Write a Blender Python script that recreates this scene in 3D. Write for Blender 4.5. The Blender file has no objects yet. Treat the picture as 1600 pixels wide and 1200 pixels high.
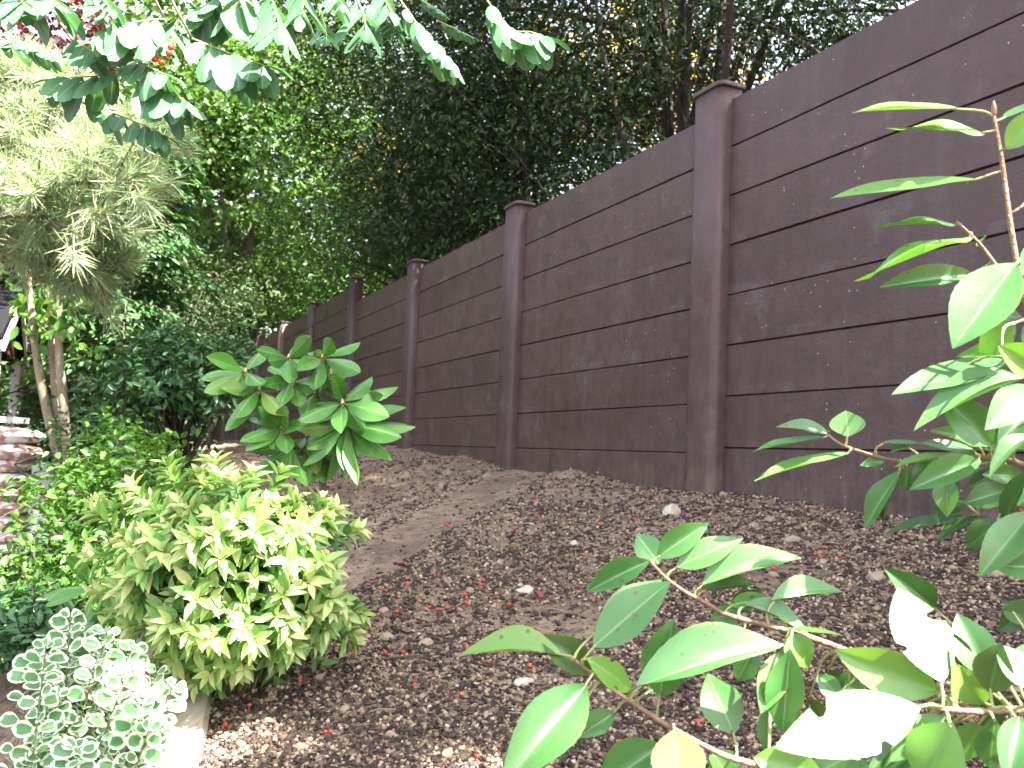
import bpy, math, random
import numpy as np
from mathutils import Vector, Matrix

random.seed(7)
RNG = np.random.default_rng(11)
SC = bpy.context.scene
COL = SC.collection
rad = math.radians

# ------------------------------------------------------------------ camera
CZ = 0.95                                     # camera height above the lower garden
F = 1400.0                                    # focal length in photo pixels (1600 wide)
PITCH, ROLL = 0.0781, 0.0434
_fw = Vector((0, math.cos(PITCH), math.sin(PITCH)))
_r0 = Vector((1, 0, 0)); _u0 = Vector((0, -math.sin(PITCH), math.cos(PITCH)))
_rt = math.cos(ROLL) * _r0 + math.sin(ROLL) * _u0
_up = -math.sin(ROLL) * _r0 + math.cos(ROLL) * _u0
CAM = Vector((0, 0, CZ))
cd = bpy.data.cameras.new("camera"); co = bpy.data.objects.new("camera", cd); COL.objects.link(co)
cd.sensor_width = 36.0; cd.lens = F / 1600 * 36; cd.clip_start = 0.05; cd.clip_end = 600
cd.dof.use_dof = True; cd.dof.focus_distance = 1.6; cd.dof.aperture_fstop = 11
m = Matrix.Identity(4)
for i, v in enumerate((_rt, _up, -_fw)):
    for j in range(3): m[j][i] = v[j]
m.translation = CAM
co.matrix_world = m
SC.camera = co

# ------------------------------------------------------------------ sky, sun, exposure
SUN = Vector((0.45, -0.42, 0.86)).normalized()     # towards the sun
w = bpy.data.worlds.new("World"); SC.world = w; w.use_nodes = True
nt = w.node_tree; nt.nodes.clear()
sky = nt.nodes.new("ShaderNodeTexSky"); sky.sky_type = 'NISHITA'; sky.sun_disc = False
sky.sun_elevation = math.asin(SUN.z); sky.sun_rotation = math.atan2(SUN.x, SUN.y)
sky.dust_density = 2.5; sky.air_density = 1.0; sky.ozone_density = 1.0
hs = nt.nodes.new("ShaderNodeHueSaturation"); hs.inputs["Saturation"].default_value = 0.42
bg = nt.nodes.new("ShaderNodeBackground"); bg.inputs[1].default_value = 0.08
wo = nt.nodes.new("ShaderNodeOutputWorld")
nt.links.new(sky.outputs[0], hs.inputs["Color"]); nt.links.new(hs.outputs[0], bg.inputs[0]); nt.links.new(bg.outputs[0], wo.inputs[0])
sd = bpy.data.lights.new("sun", 'SUN'); sd.energy = 5.0; sd.angle = rad(0.53); sd.color = (1.0, 0.95, 0.86)
so = bpy.data.objects.new("sun", sd); COL.objects.link(so)
so.rotation_euler = (-SUN).to_track_quat('-Z', 'Y').to_euler(); so.location = (3, -3, 9)
vs = SC.view_settings
vs.view_transform = 'Standard'; vs.look = 'None'; vs.exposure = 3.38; vs.gamma = 1.0; vs.use_curve_mapping = False
SC.render.engine = 'CYCLES'
SC.cycles.max_bounces = 7; SC.cycles.transparent_max_bounces = 4; SC.cycles.diffuse_bounces = 4; SC.cycles.glossy_bounces = 2
SC.cycles.transmission_bounces = 4
SC.cycles.use_adaptive_sampling = True; SC.cycles.adaptive_threshold = 0.02
SC.cycles.use_denoising = True

# ------------------------------------------------------------------ pixel <-> place
def pix(x, y, d):
    return CAM + d * (_fw + (x - 800) / F * _rt - (y - 600) / F * _up)
WA, WD = 0.4279, 2.3012
WN = Vector((math.cos(WA), math.sin(WA), 0)); WDIR = Vector((-math.sin(WA), math.cos(WA), 0)); WT0 = 2.9241
def wall(t, u, h=0.0):                        # t metres along the fence, u metres in front of it, h above the lens
    p = WN * (WD - u) + WDIR * (WT0 + t)
    return Vector((p.x, p.y, CZ + h))
def wall_tu(x, y):
    return -x * math.sin(WA) + y * math.cos(WA) - WT0, WD - (x * math.cos(WA) + y * math.sin(WA))

# ------------------------------------------------------------------ object helpers
WM = {}
def link(o, parent=None, M=None):
    COL.objects.link(o)
    M = M or Matrix.Identity(4)
    if parent is not None:
        o.parent = parent; o.matrix_parent_inverse = WM[parent.name].inverted(); o.matrix_basis = M
    else:
        o.matrix_basis = M
    WM[o.name] = M.copy()
    return o
def tag(o, label=None, cat=None, group=None, kind=None):
    if label: o["label"] = label
    if cat: o["category"] = cat
    if group: o["group"] = group
    if kind: o["kind"] = kind
    return o
def empty(name, loc, label=None, cat=None, group=None, kind=None):
    o = bpy.data.objects.new(name, None); o.empty_display_size = 0.1
    link(o, None, Matrix.Translation(loc))
    return tag(o, label, cat, group, kind)
def obj(name, mesh, parent=None, M=None, mat=None):
    if mat is not None and not mesh.materials: mesh.materials.append(mat)
    return link(bpy.data.objects.new(name, mesh), parent, M)
def bake(mesh, parent):                       # a mesh written in world coordinates under an Empty at its base
    return Matrix.Identity(4)

class MB:
    def __init__(s): s.v = []; s.f = []
    def add(s, vs, fs):
        n = len(s.v); s.v += [tuple(p) for p in vs]; s.f += [tuple(i + n for i in f) for f in fs]
    def tube(s, pts, rs, k=6, cap=True):
        pts = [Vector(p) for p in pts]
        if not hasattr(rs, '__len__'): rs = [rs] * len(pts)
        elif len(rs) == 2 and len(pts) != 2: rs = [rs[0] + (rs[1] - rs[0]) * i / (len(pts) - 1) for i in range(len(pts))]
        n0 = len(s.v); a = None
        for i, p in enumerate(pts):
            d = (pts[min(i + 1, len(pts) - 1)] - pts[max(i - 1, 0)])
            d = d.normalized() if d.length > 1e-9 else Vector((0, 0, 1))
            if a is None: a = d.orthogonal().normalized()
            a = (a - d * a.dot(d)); a = a.normalized() if a.length > 1e-6 else d.orthogonal().normalized()
            b = d.cross(a)
            for j in range(k):
                an = 2 * math.pi * j / k
                s.v.append(tuple(p + rs[i] * (math.cos(an) * a + math.sin(an) * b)))
        for i in range(len(pts) - 1):
            for j in range(k):
                j2 = (j + 1) % k
                s.f.append((n0 + i * k + j, n0 + i * k + j2, n0 + (i + 1) * k + j2, n0 + (i + 1) * k + j))
        if cap:
            s.f.append(tuple(n0 + k - 1 - j for j in range(k)))
            e = n0 + (len(pts) - 1) * k
            s.f.append(tuple(e + j for j in range(k)))
    def box(s, lo, hi, M=None):
        x0, y0, z0 = lo; x1, y1, z1 = hi
        P = [Vector(p) for p in ((x0,y0,z0),(x1,y0,z0),(x1,y1,z0),(x0,y1,z0),(x0,y0,z1),(x1,y0,z1),(x1,y1,z1),(x0,y1,z1))]
        if M is not None: P = [M @ p for p in P]
        s.add(P, [(0,3,2,1),(4,5,6,7),(0,1,5,4),(1,2,6,5),(2,3,7,6),(3,0,4,7)])
    def mesh(s, name, smooth=True):
        me = bpy.data.meshes.new(name); me.from_pydata(s.v, [], s.f)
        if smooth: me.polygons.foreach_set("use_smooth", [True] * len(me.polygons))
        me.update(); return me
    def build(s, name, mat, parent=None, smooth=True):
        return obj(name, s.mesh(name, smooth), parent, None, mat)

def np_mesh(name, V, Q, smooth=False):        # V (n,3), Q (m,k) constant polygon size
    me = bpy.data.meshes.new(name); V = np.asarray(V, np.float32); Q = np.asarray(Q, np.int32); k = Q.shape[1]
    me.vertices.add(len(V)); me.vertices.foreach_set("co", V.ravel())
    me.loops.add(Q.size); me.loops.foreach_set("vertex_index", Q.ravel())
    me.polygons.add(len(Q)); me.polygons.foreach_set("loop_start", np.arange(0, Q.size, k, dtype=np.int32))
    me.polygons.foreach_set("loop_total", np.full(len(Q), k, np.int32))
    if smooth: me.polygons.foreach_set("use_smooth", np.ones(len(Q), bool))
    me.update(calc_edges=True); me.validate(); return me
def scatter_mesh(name, tv, tq, pos, X, Y, Z, smooth=False, uv=None):
    """many copies of one little template in a single mesh; X, Y, Z already scaled (n,3)"""
    n = len(pos); tv = np.asarray(tv, float); tq = np.asarray(tq)
    V = pos[:, None, :] + tv[None, :, 0, None] * X[:, None, :] + tv[None, :, 1, None] * Y[:, None, :] + tv[None, :, 2, None] * Z[:, None, :]
    Q = tq[None] + (np.arange(n) * len(tv))[:, None, None]
    me = np_mesh(name, V.reshape(-1, 3), Q.reshape(-1, tq.shape[1]), smooth)
    if uv is not None:
        lay = me.uv_layers.new(name="UVMap"); u = np.asarray(uv, np.float32)[tq]
        lay.data.foreach_set("uv", np.tile(u.reshape(-1, 2), (n, 1)).ravel())
    return me
def nrm(a): return a / np.maximum(np.linalg.norm(a, axis=-1, keepdims=True), 1e-9)
def frames(n, up=1.0, jit=0.8, droop=0.2, rng=RNG, outward=None):
    """random leaf frames whose upper side looks mostly up"""
    N = rng.normal(size=(n, 3)) * jit + np.array([0, 0, up])
    if outward is not None: N = N + outward
    N = nrm(N)
    Y = rng.normal(size=(n, 3)) + np.array([0, 0, -droop])
    if outward is not None: Y = Y + outward
    Y = nrm(Y - N * (Y * N).sum(1, keepdims=True)); X = np.cross(Y, N)
    return X, Y, N

# ------------------------------------------------------------------ materials
def new_mat(name):
    mt = bpy.data.materials.new(name); mt.use_nodes = True; t = mt.node_tree; t.nodes.clear()
    return mt, t
def nd(t, typ, **kw):
    n = t.nodes.new("ShaderNode" + typ)
    for k, v in kw.items(): setattr(n, k, v)
    return n
def lk(t, a, b): t.links.new(a, b)
def val(t, v): n = nd(t, "Value"); n.outputs[0].default_value = v; return n.outputs[0]
def math_(t, op, a, b=None, c=None, clamp=False):
    n = nd(t, "Math", operation=op); n.use_clamp = clamp
    for i, q in enumerate((a, b, c)):
        if q is None: continue
        if isinstance(q, (int, float)): n.inputs[i].default_value = q
        else: lk(t, q, n.inputs[i])
    return n.outputs[0]
def ramp(t, fac, stops, interp='LINEAR'):
    n = nd(t, "ValToRGB"); n.color_ramp.interpolation = interp
    el = n.color_ramp.elements
    while len(el) < len(stops): el.new(0.5)
    for e, (p, c) in zip(el, stops):
        e.position = p; e.color = (*c, 1) if len(c) == 3 else c
    lk(t, fac, n.inputs[0]); return n.outputs[0]
def mix(t, fac, a, b, mode='MIX'):
    n = nd(t, "Mix", data_type='RGBA', blend_type=mode); n.clamp_factor = True
    for s, q in ((n.inputs["Factor"], fac), (n.inputs[6], a), (n.inputs[7], b)):
        if isinstance(q, (int, float)): s.default_value = q
        elif isinstance(q, tuple): s.default_value = (*q, 1)
        else: lk(t, q, s)
    return n.outputs[2]
def noise(t, vec, scale, detail=3, rough=0.55, col=False):
    n = nd(t, "TexNoise"); n.inputs["Scale"].default_value = scale; n.inputs["Detail"].default_value = detail; n.inputs["Roughness"].default_value = rough
    if vec is not None: lk(t, vec, n.inputs["Vector"])
    return n.outputs[1 if col else 0]
def mapv(t, vec, scale=(1, 1, 1), loc=(0, 0, 0)):
    n = nd(t, "Mapping"); n.inputs["Scale"].default_value = scale; n.inputs["Location"].default_value = loc
    lk(t, vec, n.inputs[0]); return n.outputs[0]
def bump(t, h, strength, dist=0.01, nrm_=None):
    n = nd(t, "Bump"); n.inputs["Strength"].default_value = strength; n.inputs["Distance"].default_value = dist
    lk(t, h, n.inputs["Height"])
    if nrm_ is not None: lk(t, nrm_, n.inputs["Normal"])
    return n.outputs[0]
def principled(t, col, rough=0.5, spec=0.5, normal=None, metal=0.0):
    p = nd(t, "BsdfPrincipled")
    if isinstance(col, tuple): p.inputs["Base Color"].default_value = (*col, 1)
    else: lk(t, col, p.inputs["Base Color"])
    if isinstance(rough, (int, float)): p.inputs["Roughness"].default_value = rough
    else: lk(t, rough, p.inputs["Roughness"])
    p.inputs["Specular IOR Level"].default_value = spec; p.inputs["Metallic"].default_value = metal
    if normal is not None: lk(t, normal, p.inputs["Normal"])
    return p
def out(t, sh): o = nd(t, "OutputMaterial"); lk(t, sh, o.inputs[0])
def pos_(t): return nd(t, "NewGeometry").outputs["Position"]

def leaf_mat(name, cols, rough=0.35, spec=0.5, trans=0.25, tcol=None, rib=None, veins=0.0, margin=None, island=False, blotch=None, uv=True, spots=False):
    """cols: palette picked per leaf; rib: midrib colour; margin: (colour, width) pale border"""
    mt, t = new_mat(name)
    rnd = nd(t, "NewGeometry").outputs["Random Per Island"] if island else nd(t, "ObjectInfo").outputs["Random"]
    n = len(cols)
    c = ramp(t, rnd, [((i + 0.5) / n, q) for i, q in enumerate(cols)])
    nz = noise(t, pos_(t), 22, 2)
    c = mix(t, math_(t, 'MULTIPLY', math_(t, 'SUBTRACT', nz, 0.35, clamp=True), 0.9), c, tuple(min(1, q * 1.5) for q in cols[n // 2]))
    norm = None
    if uv:
        uvn = nd(t, "UVMap"); uvn.uv_map = "UVMap"
        sx = nd(t, "SeparateXYZ"); lk(t, uvn.outputs[0], sx.inputs[0])
        ax = math_(t, 'ABSOLUTE', math_(t, 'SUBTRACT', sx.outputs[0], 0.5))          # 0 midrib .. 0.5 edge
        if blotch is not None:
            bz = noise(t, mapv(t, pos_(t), (1, 1, 1), (3, 1, 2)), 34, 3)
            c = mix(t, ramp(t, bz, [(0.56, (0, 0, 0)), (0.68, (1, 1, 1))]), c, blotch)
        if margin is not None:
            ed = math_(t, 'MAXIMUM', math_(t, 'MULTIPLY', ax, 2.0), math_(t, 'ABSOLUTE', math_(t, 'SUBTRACT', math_(t, 'MULTIPLY', sx.outputs[1], 2.0), 1.0)))
            wob = math_(t, 'MULTIPLY', math_(t, 'SUBTRACT', noise(t, pos_(t), 90, 2), 0.5), 0.55)
            mf = ramp(t, math_(t, 'ADD', ed, wob), [(margin[1] - 0.06, (0, 0, 0)), (margin[1] + 0.05, (1, 1, 1))])
            c = mix(t, mf, c, margin[0])
        if spots:
            sp = nd(t, "TexVoronoi"); sp.inputs["Scale"].default_value = 70; lk(t, pos_(t), sp.inputs["Vector"])
            sf = math_(t, 'MULTIPLY', math_(t, 'LESS_THAN', sp.outputs["Distance"], 0.17), math_(t, 'GREATER_THAN', noise(t, sp.outputs["Position"], 9, 0), 0.60))
            c = mix(t, math_(t, 'MULTIPLY', sf, 0.75), c, (0.09, 0.06, 0.025))
            ef = math_(t, 'MULTIPLY', ramp(t, ax, [(0.44, (0, 0, 0)), (0.5, (1, 1, 1))]), ramp(t, noise(t, pos_(t), 30, 3), [(0.5, (0, 0, 0)), (0.62, (1, 1, 1))]))
            c = mix(t, math_(t, 'MULTIPLY', ef, 0.7), c, (0.22, 0.17, 0.05))
        if rib is not None:
            rf = ramp(t, ax, [(0.012, (1, 1, 1)), (0.04, (0, 0, 0))])
            c = mix(t, math_(t, 'MULTIPLY', rf, 0.75), c, rib)
        if veins > 0:
            ph = math_(t, 'SUBTRACT', math_(t, 'MULTIPLY', sx.outputs[1], 13.0), math_(t, 'MULTIPLY', ax, 9.0))
            sv = math_(t, 'SINE', math_(t, 'MULTIPLY', ph, 6.283))
            vf = ramp(t, sv, [(0.8, (0, 0, 0)), (1.0, (1, 1, 1))])
            if rib is not None: c = mix(t, math_(t, 'MULTIPLY', vf, 0.08), c, rib)
            norm = bump(t, math_(t, 'ADD', math_(t, 'MULTIPLY', sv, 0.03), math_(t, 'MULTIPLY', nz, 1.6)), veins, 0.0012)
    if norm is None: norm = bump(t, noise(t, pos_(t), 60, 2), 0.2, 0.004)
    rr = math_(t, 'ADD', math_(t, 'MULTIPLY', noise(t, pos_(t), 40, 2), 0.22), rough - 0.11)
    p = principled(t, c, rr, spec, norm)
    tr = nd(t, "BsdfTranslucent")
    lk(t, mix(t, 1.0, c, tcol or (1.9, 2.0, 0.7), 'MULTIPLY'), tr.inputs[0])
    ms = nd(t, "MixShader"); ms.inputs[0].default_value = trans
    lk(t, p.outputs[0], ms.inputs[1]); lk(t, tr.outputs[0], ms.inputs[2])
    out(t, ms.outputs[0]); return mt

def bark_mat(name, c0, c1, scale=12, rough=0.85):
    mt, t = new_mat(name)
    v = mapv(t, pos_(t), (1, 1, 0.25))
    n1 = noise(t, v, scale, 5, 0.65); n2 = noise(t, pos_(t), scale * 5, 3)
    c = ramp(t, n1, [(0.32, c0), (0.66, c1)])
    c = mix(t, math_(t, 'MULTIPLY', n2, 0.35), c, tuple(q * 0.5 for q in c0))
    out(t, principled(t, c, rough, 0.3, bump(t, math_(t, 'ADD', n1, math_(t, 'MULTIPLY', n2, 0.4)), 0.6, 0.012)).outputs[0]); return mt

M = {}
M['photinia'] = leaf_mat("glossy_leaf", [(0.055, 0.165, 0.04), (0.07, 0.20, 0.045), (0.045, 0.145, 0.038), (0.09, 0.215, 0.045)], 0.36, 0.8, 0.22, (1.35, 1.6, 0.6), (0.20, 0.34, 0.14), 0.3, spots=True)
M['photinia_young'] = leaf_mat("pale_glossy_leaf", [(0.12, 0.26, 0.045), (0.095, 0.235, 0.04), (0.15, 0.275, 0.055)], 0.36, 0.8, 0.28, (1.15, 1.4, 0.4), (0.16, 0.30, 0.08), 0.3, spots=True)  # yellower leaf; light shining through is partly put into this colour
M['photinia_dark'] = leaf_mat("shaded_glossy_leaf", [(0.028, 0.085, 0.02), (0.035, 0.09, 0.022), (0.05, 0.09, 0.02)], 0.34, 0.5, 0.16, (1.4, 1.6, 0.5), (0.08, 0.18, 0.05), 0.3, spots=True)  # darker leaf; shade on leaves behind and below is put into the colour
M['rhodo'] = leaf_mat("rhododendron_leaf", [(0.06, 0.175, 0.032), (0.075, 0.205, 0.036), (0.09, 0.225, 0.04), (0.052, 0.155, 0.03)], 0.30, 0.5, 0.18, (1.6, 1.7, 0.6), (0.2, 0.36, 0.13), 0.35)
M['rhodo_young'] = leaf_mat("yellowed_rhododendron_leaf", [(0.12, 0.25, 0.05), (0.16, 0.26, 0.06)], 0.36, 0.5, 0.2, (1.6, 1.7, 0.6), (0.28, 0.4, 0.15), 0.35, blotch=(0.22, 0.26, 0.06))
M['gold'] = leaf_mat("golden_leaf", [(0.38, 0.46, 0.18), (0.47, 0.52, 0.24), (0.33, 0.44, 0.16), (0.50, 0.52, 0.22)], 0.45, 0.4, 0.3, (1.3, 1.3, 0.7), (0.55, 0.58, 0.25), 0.3)
M['lime'] = leaf_mat("lime_leaf", [(0.20, 0.36, 0.10), (0.25, 0.41, 0.12), (0.16, 0.31, 0.08)], 0.45, 0.4, 0.3, (1.4, 1.4, 0.7), (0.34, 0.46, 0.16), 0.3)
M['green'] = leaf_mat("green_shoot_leaf", [(0.10, 0.24, 0.065), (0.125, 0.28, 0.075), (0.08, 0.20, 0.055)], 0.45, 0.4, 0.28, (1.5, 1.5, 0.7), (0.2, 0.36, 0.12), 0.3)
for k, a in (('gold', M['gold']), ('lime', M['lime']), ('green', M['green'])): pass
M['varieg'] = leaf_mat("variegated_leaf", [(0.07, 0.19, 0.07), (0.11, 0.24, 0.09), (0.06, 0.16, 0.06)], 0.4, 0.45, 0.2, (1.3, 1.4, 0.9), None, 0.0, ((0.66, 0.70, 0.56), 0.66))
M['rowan'] = leaf_mat("rowan_leaflet", [(0.06, 0.155, 0.07), (0.075, 0.185, 0.085), (0.05, 0.13, 0.06)], 0.45, 0.5, 0.25, (1.4, 1.5, 0.8), (0.2, 0.36, 0.2), 0.5)
def crown_mat(key, name, cols, trans=0.25, rough=0.45, tcol=None): M[key] = leaf_mat(name, cols, rough, 0.4, trans, tcol, uv=False, island=True)
crown_mat('yew', 'dark_hedge_foliage', [(0.013, 0.032, 0.009), (0.018, 0.043, 0.010), (0.025, 0.049, 0.012), (0.025, 0.032, 0.012)], 0.12, 0.6)
crown_mat('maple', 'maple_foliage', [(0.05, 0.115, 0.022), (0.066, 0.14, 0.025), (0.045, 0.095, 0.02), (0.085, 0.155, 0.028)], 0.25)
crown_mat('ash', 'ash_foliage', [(0.026, 0.06, 0.018), (0.036, 0.072, 0.02), (0.034, 0.06, 0.018)], 0.15, 0.55)
crown_mat('hornbeam', 'hornbeam_foliage', [(0.035, 0.085, 0.016), (0.048, 0.105, 0.02), (0.03, 0.07, 0.015), (0.06, 0.115, 0.022)], 0.2, 0.55)
crown_mat('far', 'far_foliage', [(0.025, 0.052, 0.012), (0.038, 0.066, 0.016), (0.022, 0.045, 0.012), (0.05, 0.075, 0.02)], 0.2, 0.7)
crown_mat('autumn', 'autumn_foliage', [(0.30, 0.20, 0.04), (0.34, 0.14, 0.05), (0.28, 0.26, 0.05)], 0.3)
crown_mat('cypress', 'cypress_foliage', [(0.035, 0.10, 0.028), (0.05, 0.125, 0.032), (0.03, 0.085, 0.028)], 0.12)
crown_mat('camellia', 'dark_shrub_foliage', [(0.03, 0.085, 0.03), (0.045, 0.11, 0.035), (0.035, 0.09, 0.04)], 0.14, 0.3)
crown_mat('privet', 'bright_shrub_foliage', [(0.05, 0.125, 0.02), (0.065, 0.15, 0.022), (0.04, 0.105, 0.018), (0.085, 0.17, 0.026)], 0.25, 0.4)
crown_mat('needle', 'pine_needles', [(0.22, 0.34, 0.20), (0.30, 0.42, 0.25), (0.37, 0.46, 0.27), (0.46, 0.45, 0.28)], 0.45, 0.45, (1.2, 1.2, 0.8))
crown_mat('redmaple', 'red_foliage', [(0.045, 0.010, 0.010), (0.06, 0.014, 0.012), (0.03, 0.010, 0.010)], 0.25, 0.45, (1.8, 0.8, 0.6))
M['bark'] = bark_mat('bark', (0.045, 0.035, 0.028), (0.12, 0.095, 0.075))
M['bark_dark'] = bark_mat('dark_bark', (0.02, 0.016, 0.013), (0.05, 0.04, 0.03))
M['bark_pale'] = bark_mat('pale_bark', (0.16, 0.13, 0.09), (0.36, 0.30, 0.21), 9)
M['bark_conifer'] = bark_mat('conifer_bark', (0.10, 0.075, 0.055), (0.24, 0.19, 0.15), 10)
M['twig_red'] = bark_mat('reddish_twig', (0.20, 0.10, 0.07), (0.30, 0.19, 0.12), 40, 0.5)
M['twig_green'] = bark_mat('green_twig', (0.12, 0.17, 0.05), (0.22, 0.20, 0.09), 40, 0.55)
M['twig_brown'] = bark_mat('brown_twig', (0.13, 0.09, 0.045), (0.24, 0.16, 0.08), 40, 0.6)
M['petiole'] = bark_mat('pale_petiole', (0.30, 0.34, 0.12), (0.40, 0.36, 0.17), 40, 0.5)

def soil_mat():
    mt, t = new_mat("garden_soil")
    p = pos_(t)
    big = noise(t, p, 2.2, 3); mid = noise(t, p, 26, 4, 0.6); fine = noise(t, p, 170, 4, 0.7)
    c = ramp(t, big, [(0.36, (0.155, 0.105, 0.072)), (0.5, (0.24, 0.168, 0.115)), (0.64, (0.33, 0.238, 0.165))])
    c = mix(t, ramp(t, mid, [(0.35, (1, 1, 1)), (0.58, (0, 0, 0))]), c, (0.10, 0.07, 0.056))
    c = mix(t, ramp(t, fine, [(0.55, (0, 0, 0)), (0.72, (0.8, 0.8, 0.8))]), c, (0.48, 0.38, 0.30))
    h = math_(t, 'ADD', math_(t, 'MULTIPLY', mid, 1.0), math_(t, 'MULTIPLY', fine, 0.5))
    out(t, principled(t, c, 0.95, 0.2, bump(t, h, 0.9, 0.012)).outputs[0]); return mt
M['soil'] = soil_mat()
def ground_mat():
    mt, t = new_mat("lower_garden_soil")
    p = pos_(t); mid = noise(t, p, 9, 5, 0.65); fine = noise(t, p, 90, 4, 0.7)
    c = ramp(t, mid, [(0.35, (0.02, 0.014, 0.012)), (0.62, (0.05, 0.034, 0.027))])
    c = mix(t, ramp(t, fine, [(0.58, (0, 0, 0)), (0.75, (0.7, 0.7, 0.7))]), c, (0.16, 0.11, 0.08))
    out(t, principled(t, c, 0.95, 0.2, bump(t, math_(t, 'ADD', mid, math_(t, 'MULTIPLY', fine, 0.6)), 0.8, 0.03)).outputs[0]); return mt
M['ground'] = ground_mat()
def chip_mat(name, cols, rough=0.85):
    mt, t = new_mat(name)
    r = nd(t, "NewGeometry").outputs["Random Per Island"]; n = len(cols)
    c = ramp(t, r, [((i + 0.5) / n, q) for i, q in enumerate(cols)], 'CONSTANT')
    c = mix(t, math_(t, 'MULTIPLY', noise(t, pos_(t), 120, 3), 0.5), c, tuple(q * 0.6 for q in cols[0]))
    out(t, principled(t, c, rough, 0.3, bump(t, noise(t, pos_(t), 300, 3), 0.4, 0.003)).outputs[0]); return mt
M['mulch'] = chip_mat('bark_mulch', [(0.085, 0.054, 0.042), (0.035, 0.024, 0.022), (0.06, 0.039, 0.033), (0.19, 0.125, 0.088), (0.045, 0.03, 0.028), (0.33, 0.232, 0.16)])
M['gravel'] = chip_mat('gravel', [(0.30, 0.21, 0.145), (0.38, 0.28, 0.20), (0.23, 0.155, 0.11), (0.45, 0.345, 0.255), (0.32, 0.225, 0.165), (0.54, 0.45, 0.37)])
def stone_mat(name, a, b):
    mt, t = new_mat(name); n1 = noise(t, pos_(t), 45, 4, 0.6)
    r = nd(t, "ObjectInfo").outputs["Random"]
    c = mix(t, r, ramp(t, n1, [(0.35, a), (0.65, b)]), tuple(q * 0.72 for q in b))
    out(t, principled(t, c, 0.85, 0.3, bump(t, n1, 0.5, 0.006)).outputs[0]); return mt
M['stone'] = stone_mat('tan_stone', (0.21, 0.155, 0.11), (0.36, 0.275, 0.20))
M['stone_white'] = stone_mat('pale_stone', (0.42, 0.345, 0.28), (0.60, 0.52, 0.44))
def plain(name, col, rough=0.5, spec=0.4, var=0.15, sc=30):
    mt, t = new_mat(name); n1 = noise(t, pos_(t), sc, 4)
    c = mix(t, math_(t, 'MULTIPLY', n1, var * 2), col, tuple(q * 0.55 for q in col))
    out(t, principled(t, c, rough, spec, bump(t, n1, 0.15, 0.004)).outputs[0]); return mt
M['berry'] = plain('red_berry', (0.60, 0.045, 0.02), 0.3, 0.5, 0.2, 60)
M['berry_o'] = plain('orange_berry', (0.68, 0.14, 0.03), 0.35, 0.5, 0.2, 60)
M['bud'] = plain('yellow_bud', (0.55, 0.50, 0.12), 0.5)
M['fallen'] = plain('fallen_yellow_leaf', (0.55, 0.36, 0.03), 0.6)
M['fallen_red'] = plain('fallen_pink_leaf', (0.26, 0.05, 0.07), 0.6)
M['white_paint'] = plain('white_painted_wood', (0.5, 0.48, 0.46), 0.6, 0.3, 0.1)
M['slate'] = plain('dark_roof_felt', (0.012, 0.012, 0.014), 0.95, 0.05)
M['gable'] = plain('brown_boards', (0.09, 0.04, 0.02), 0.7, 0.3, 0.3, 18)
M['grey_block'] = plain('grey_concrete', (0.40, 0.41, 0.42), 0.8, 0.3, 0.2)

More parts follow.
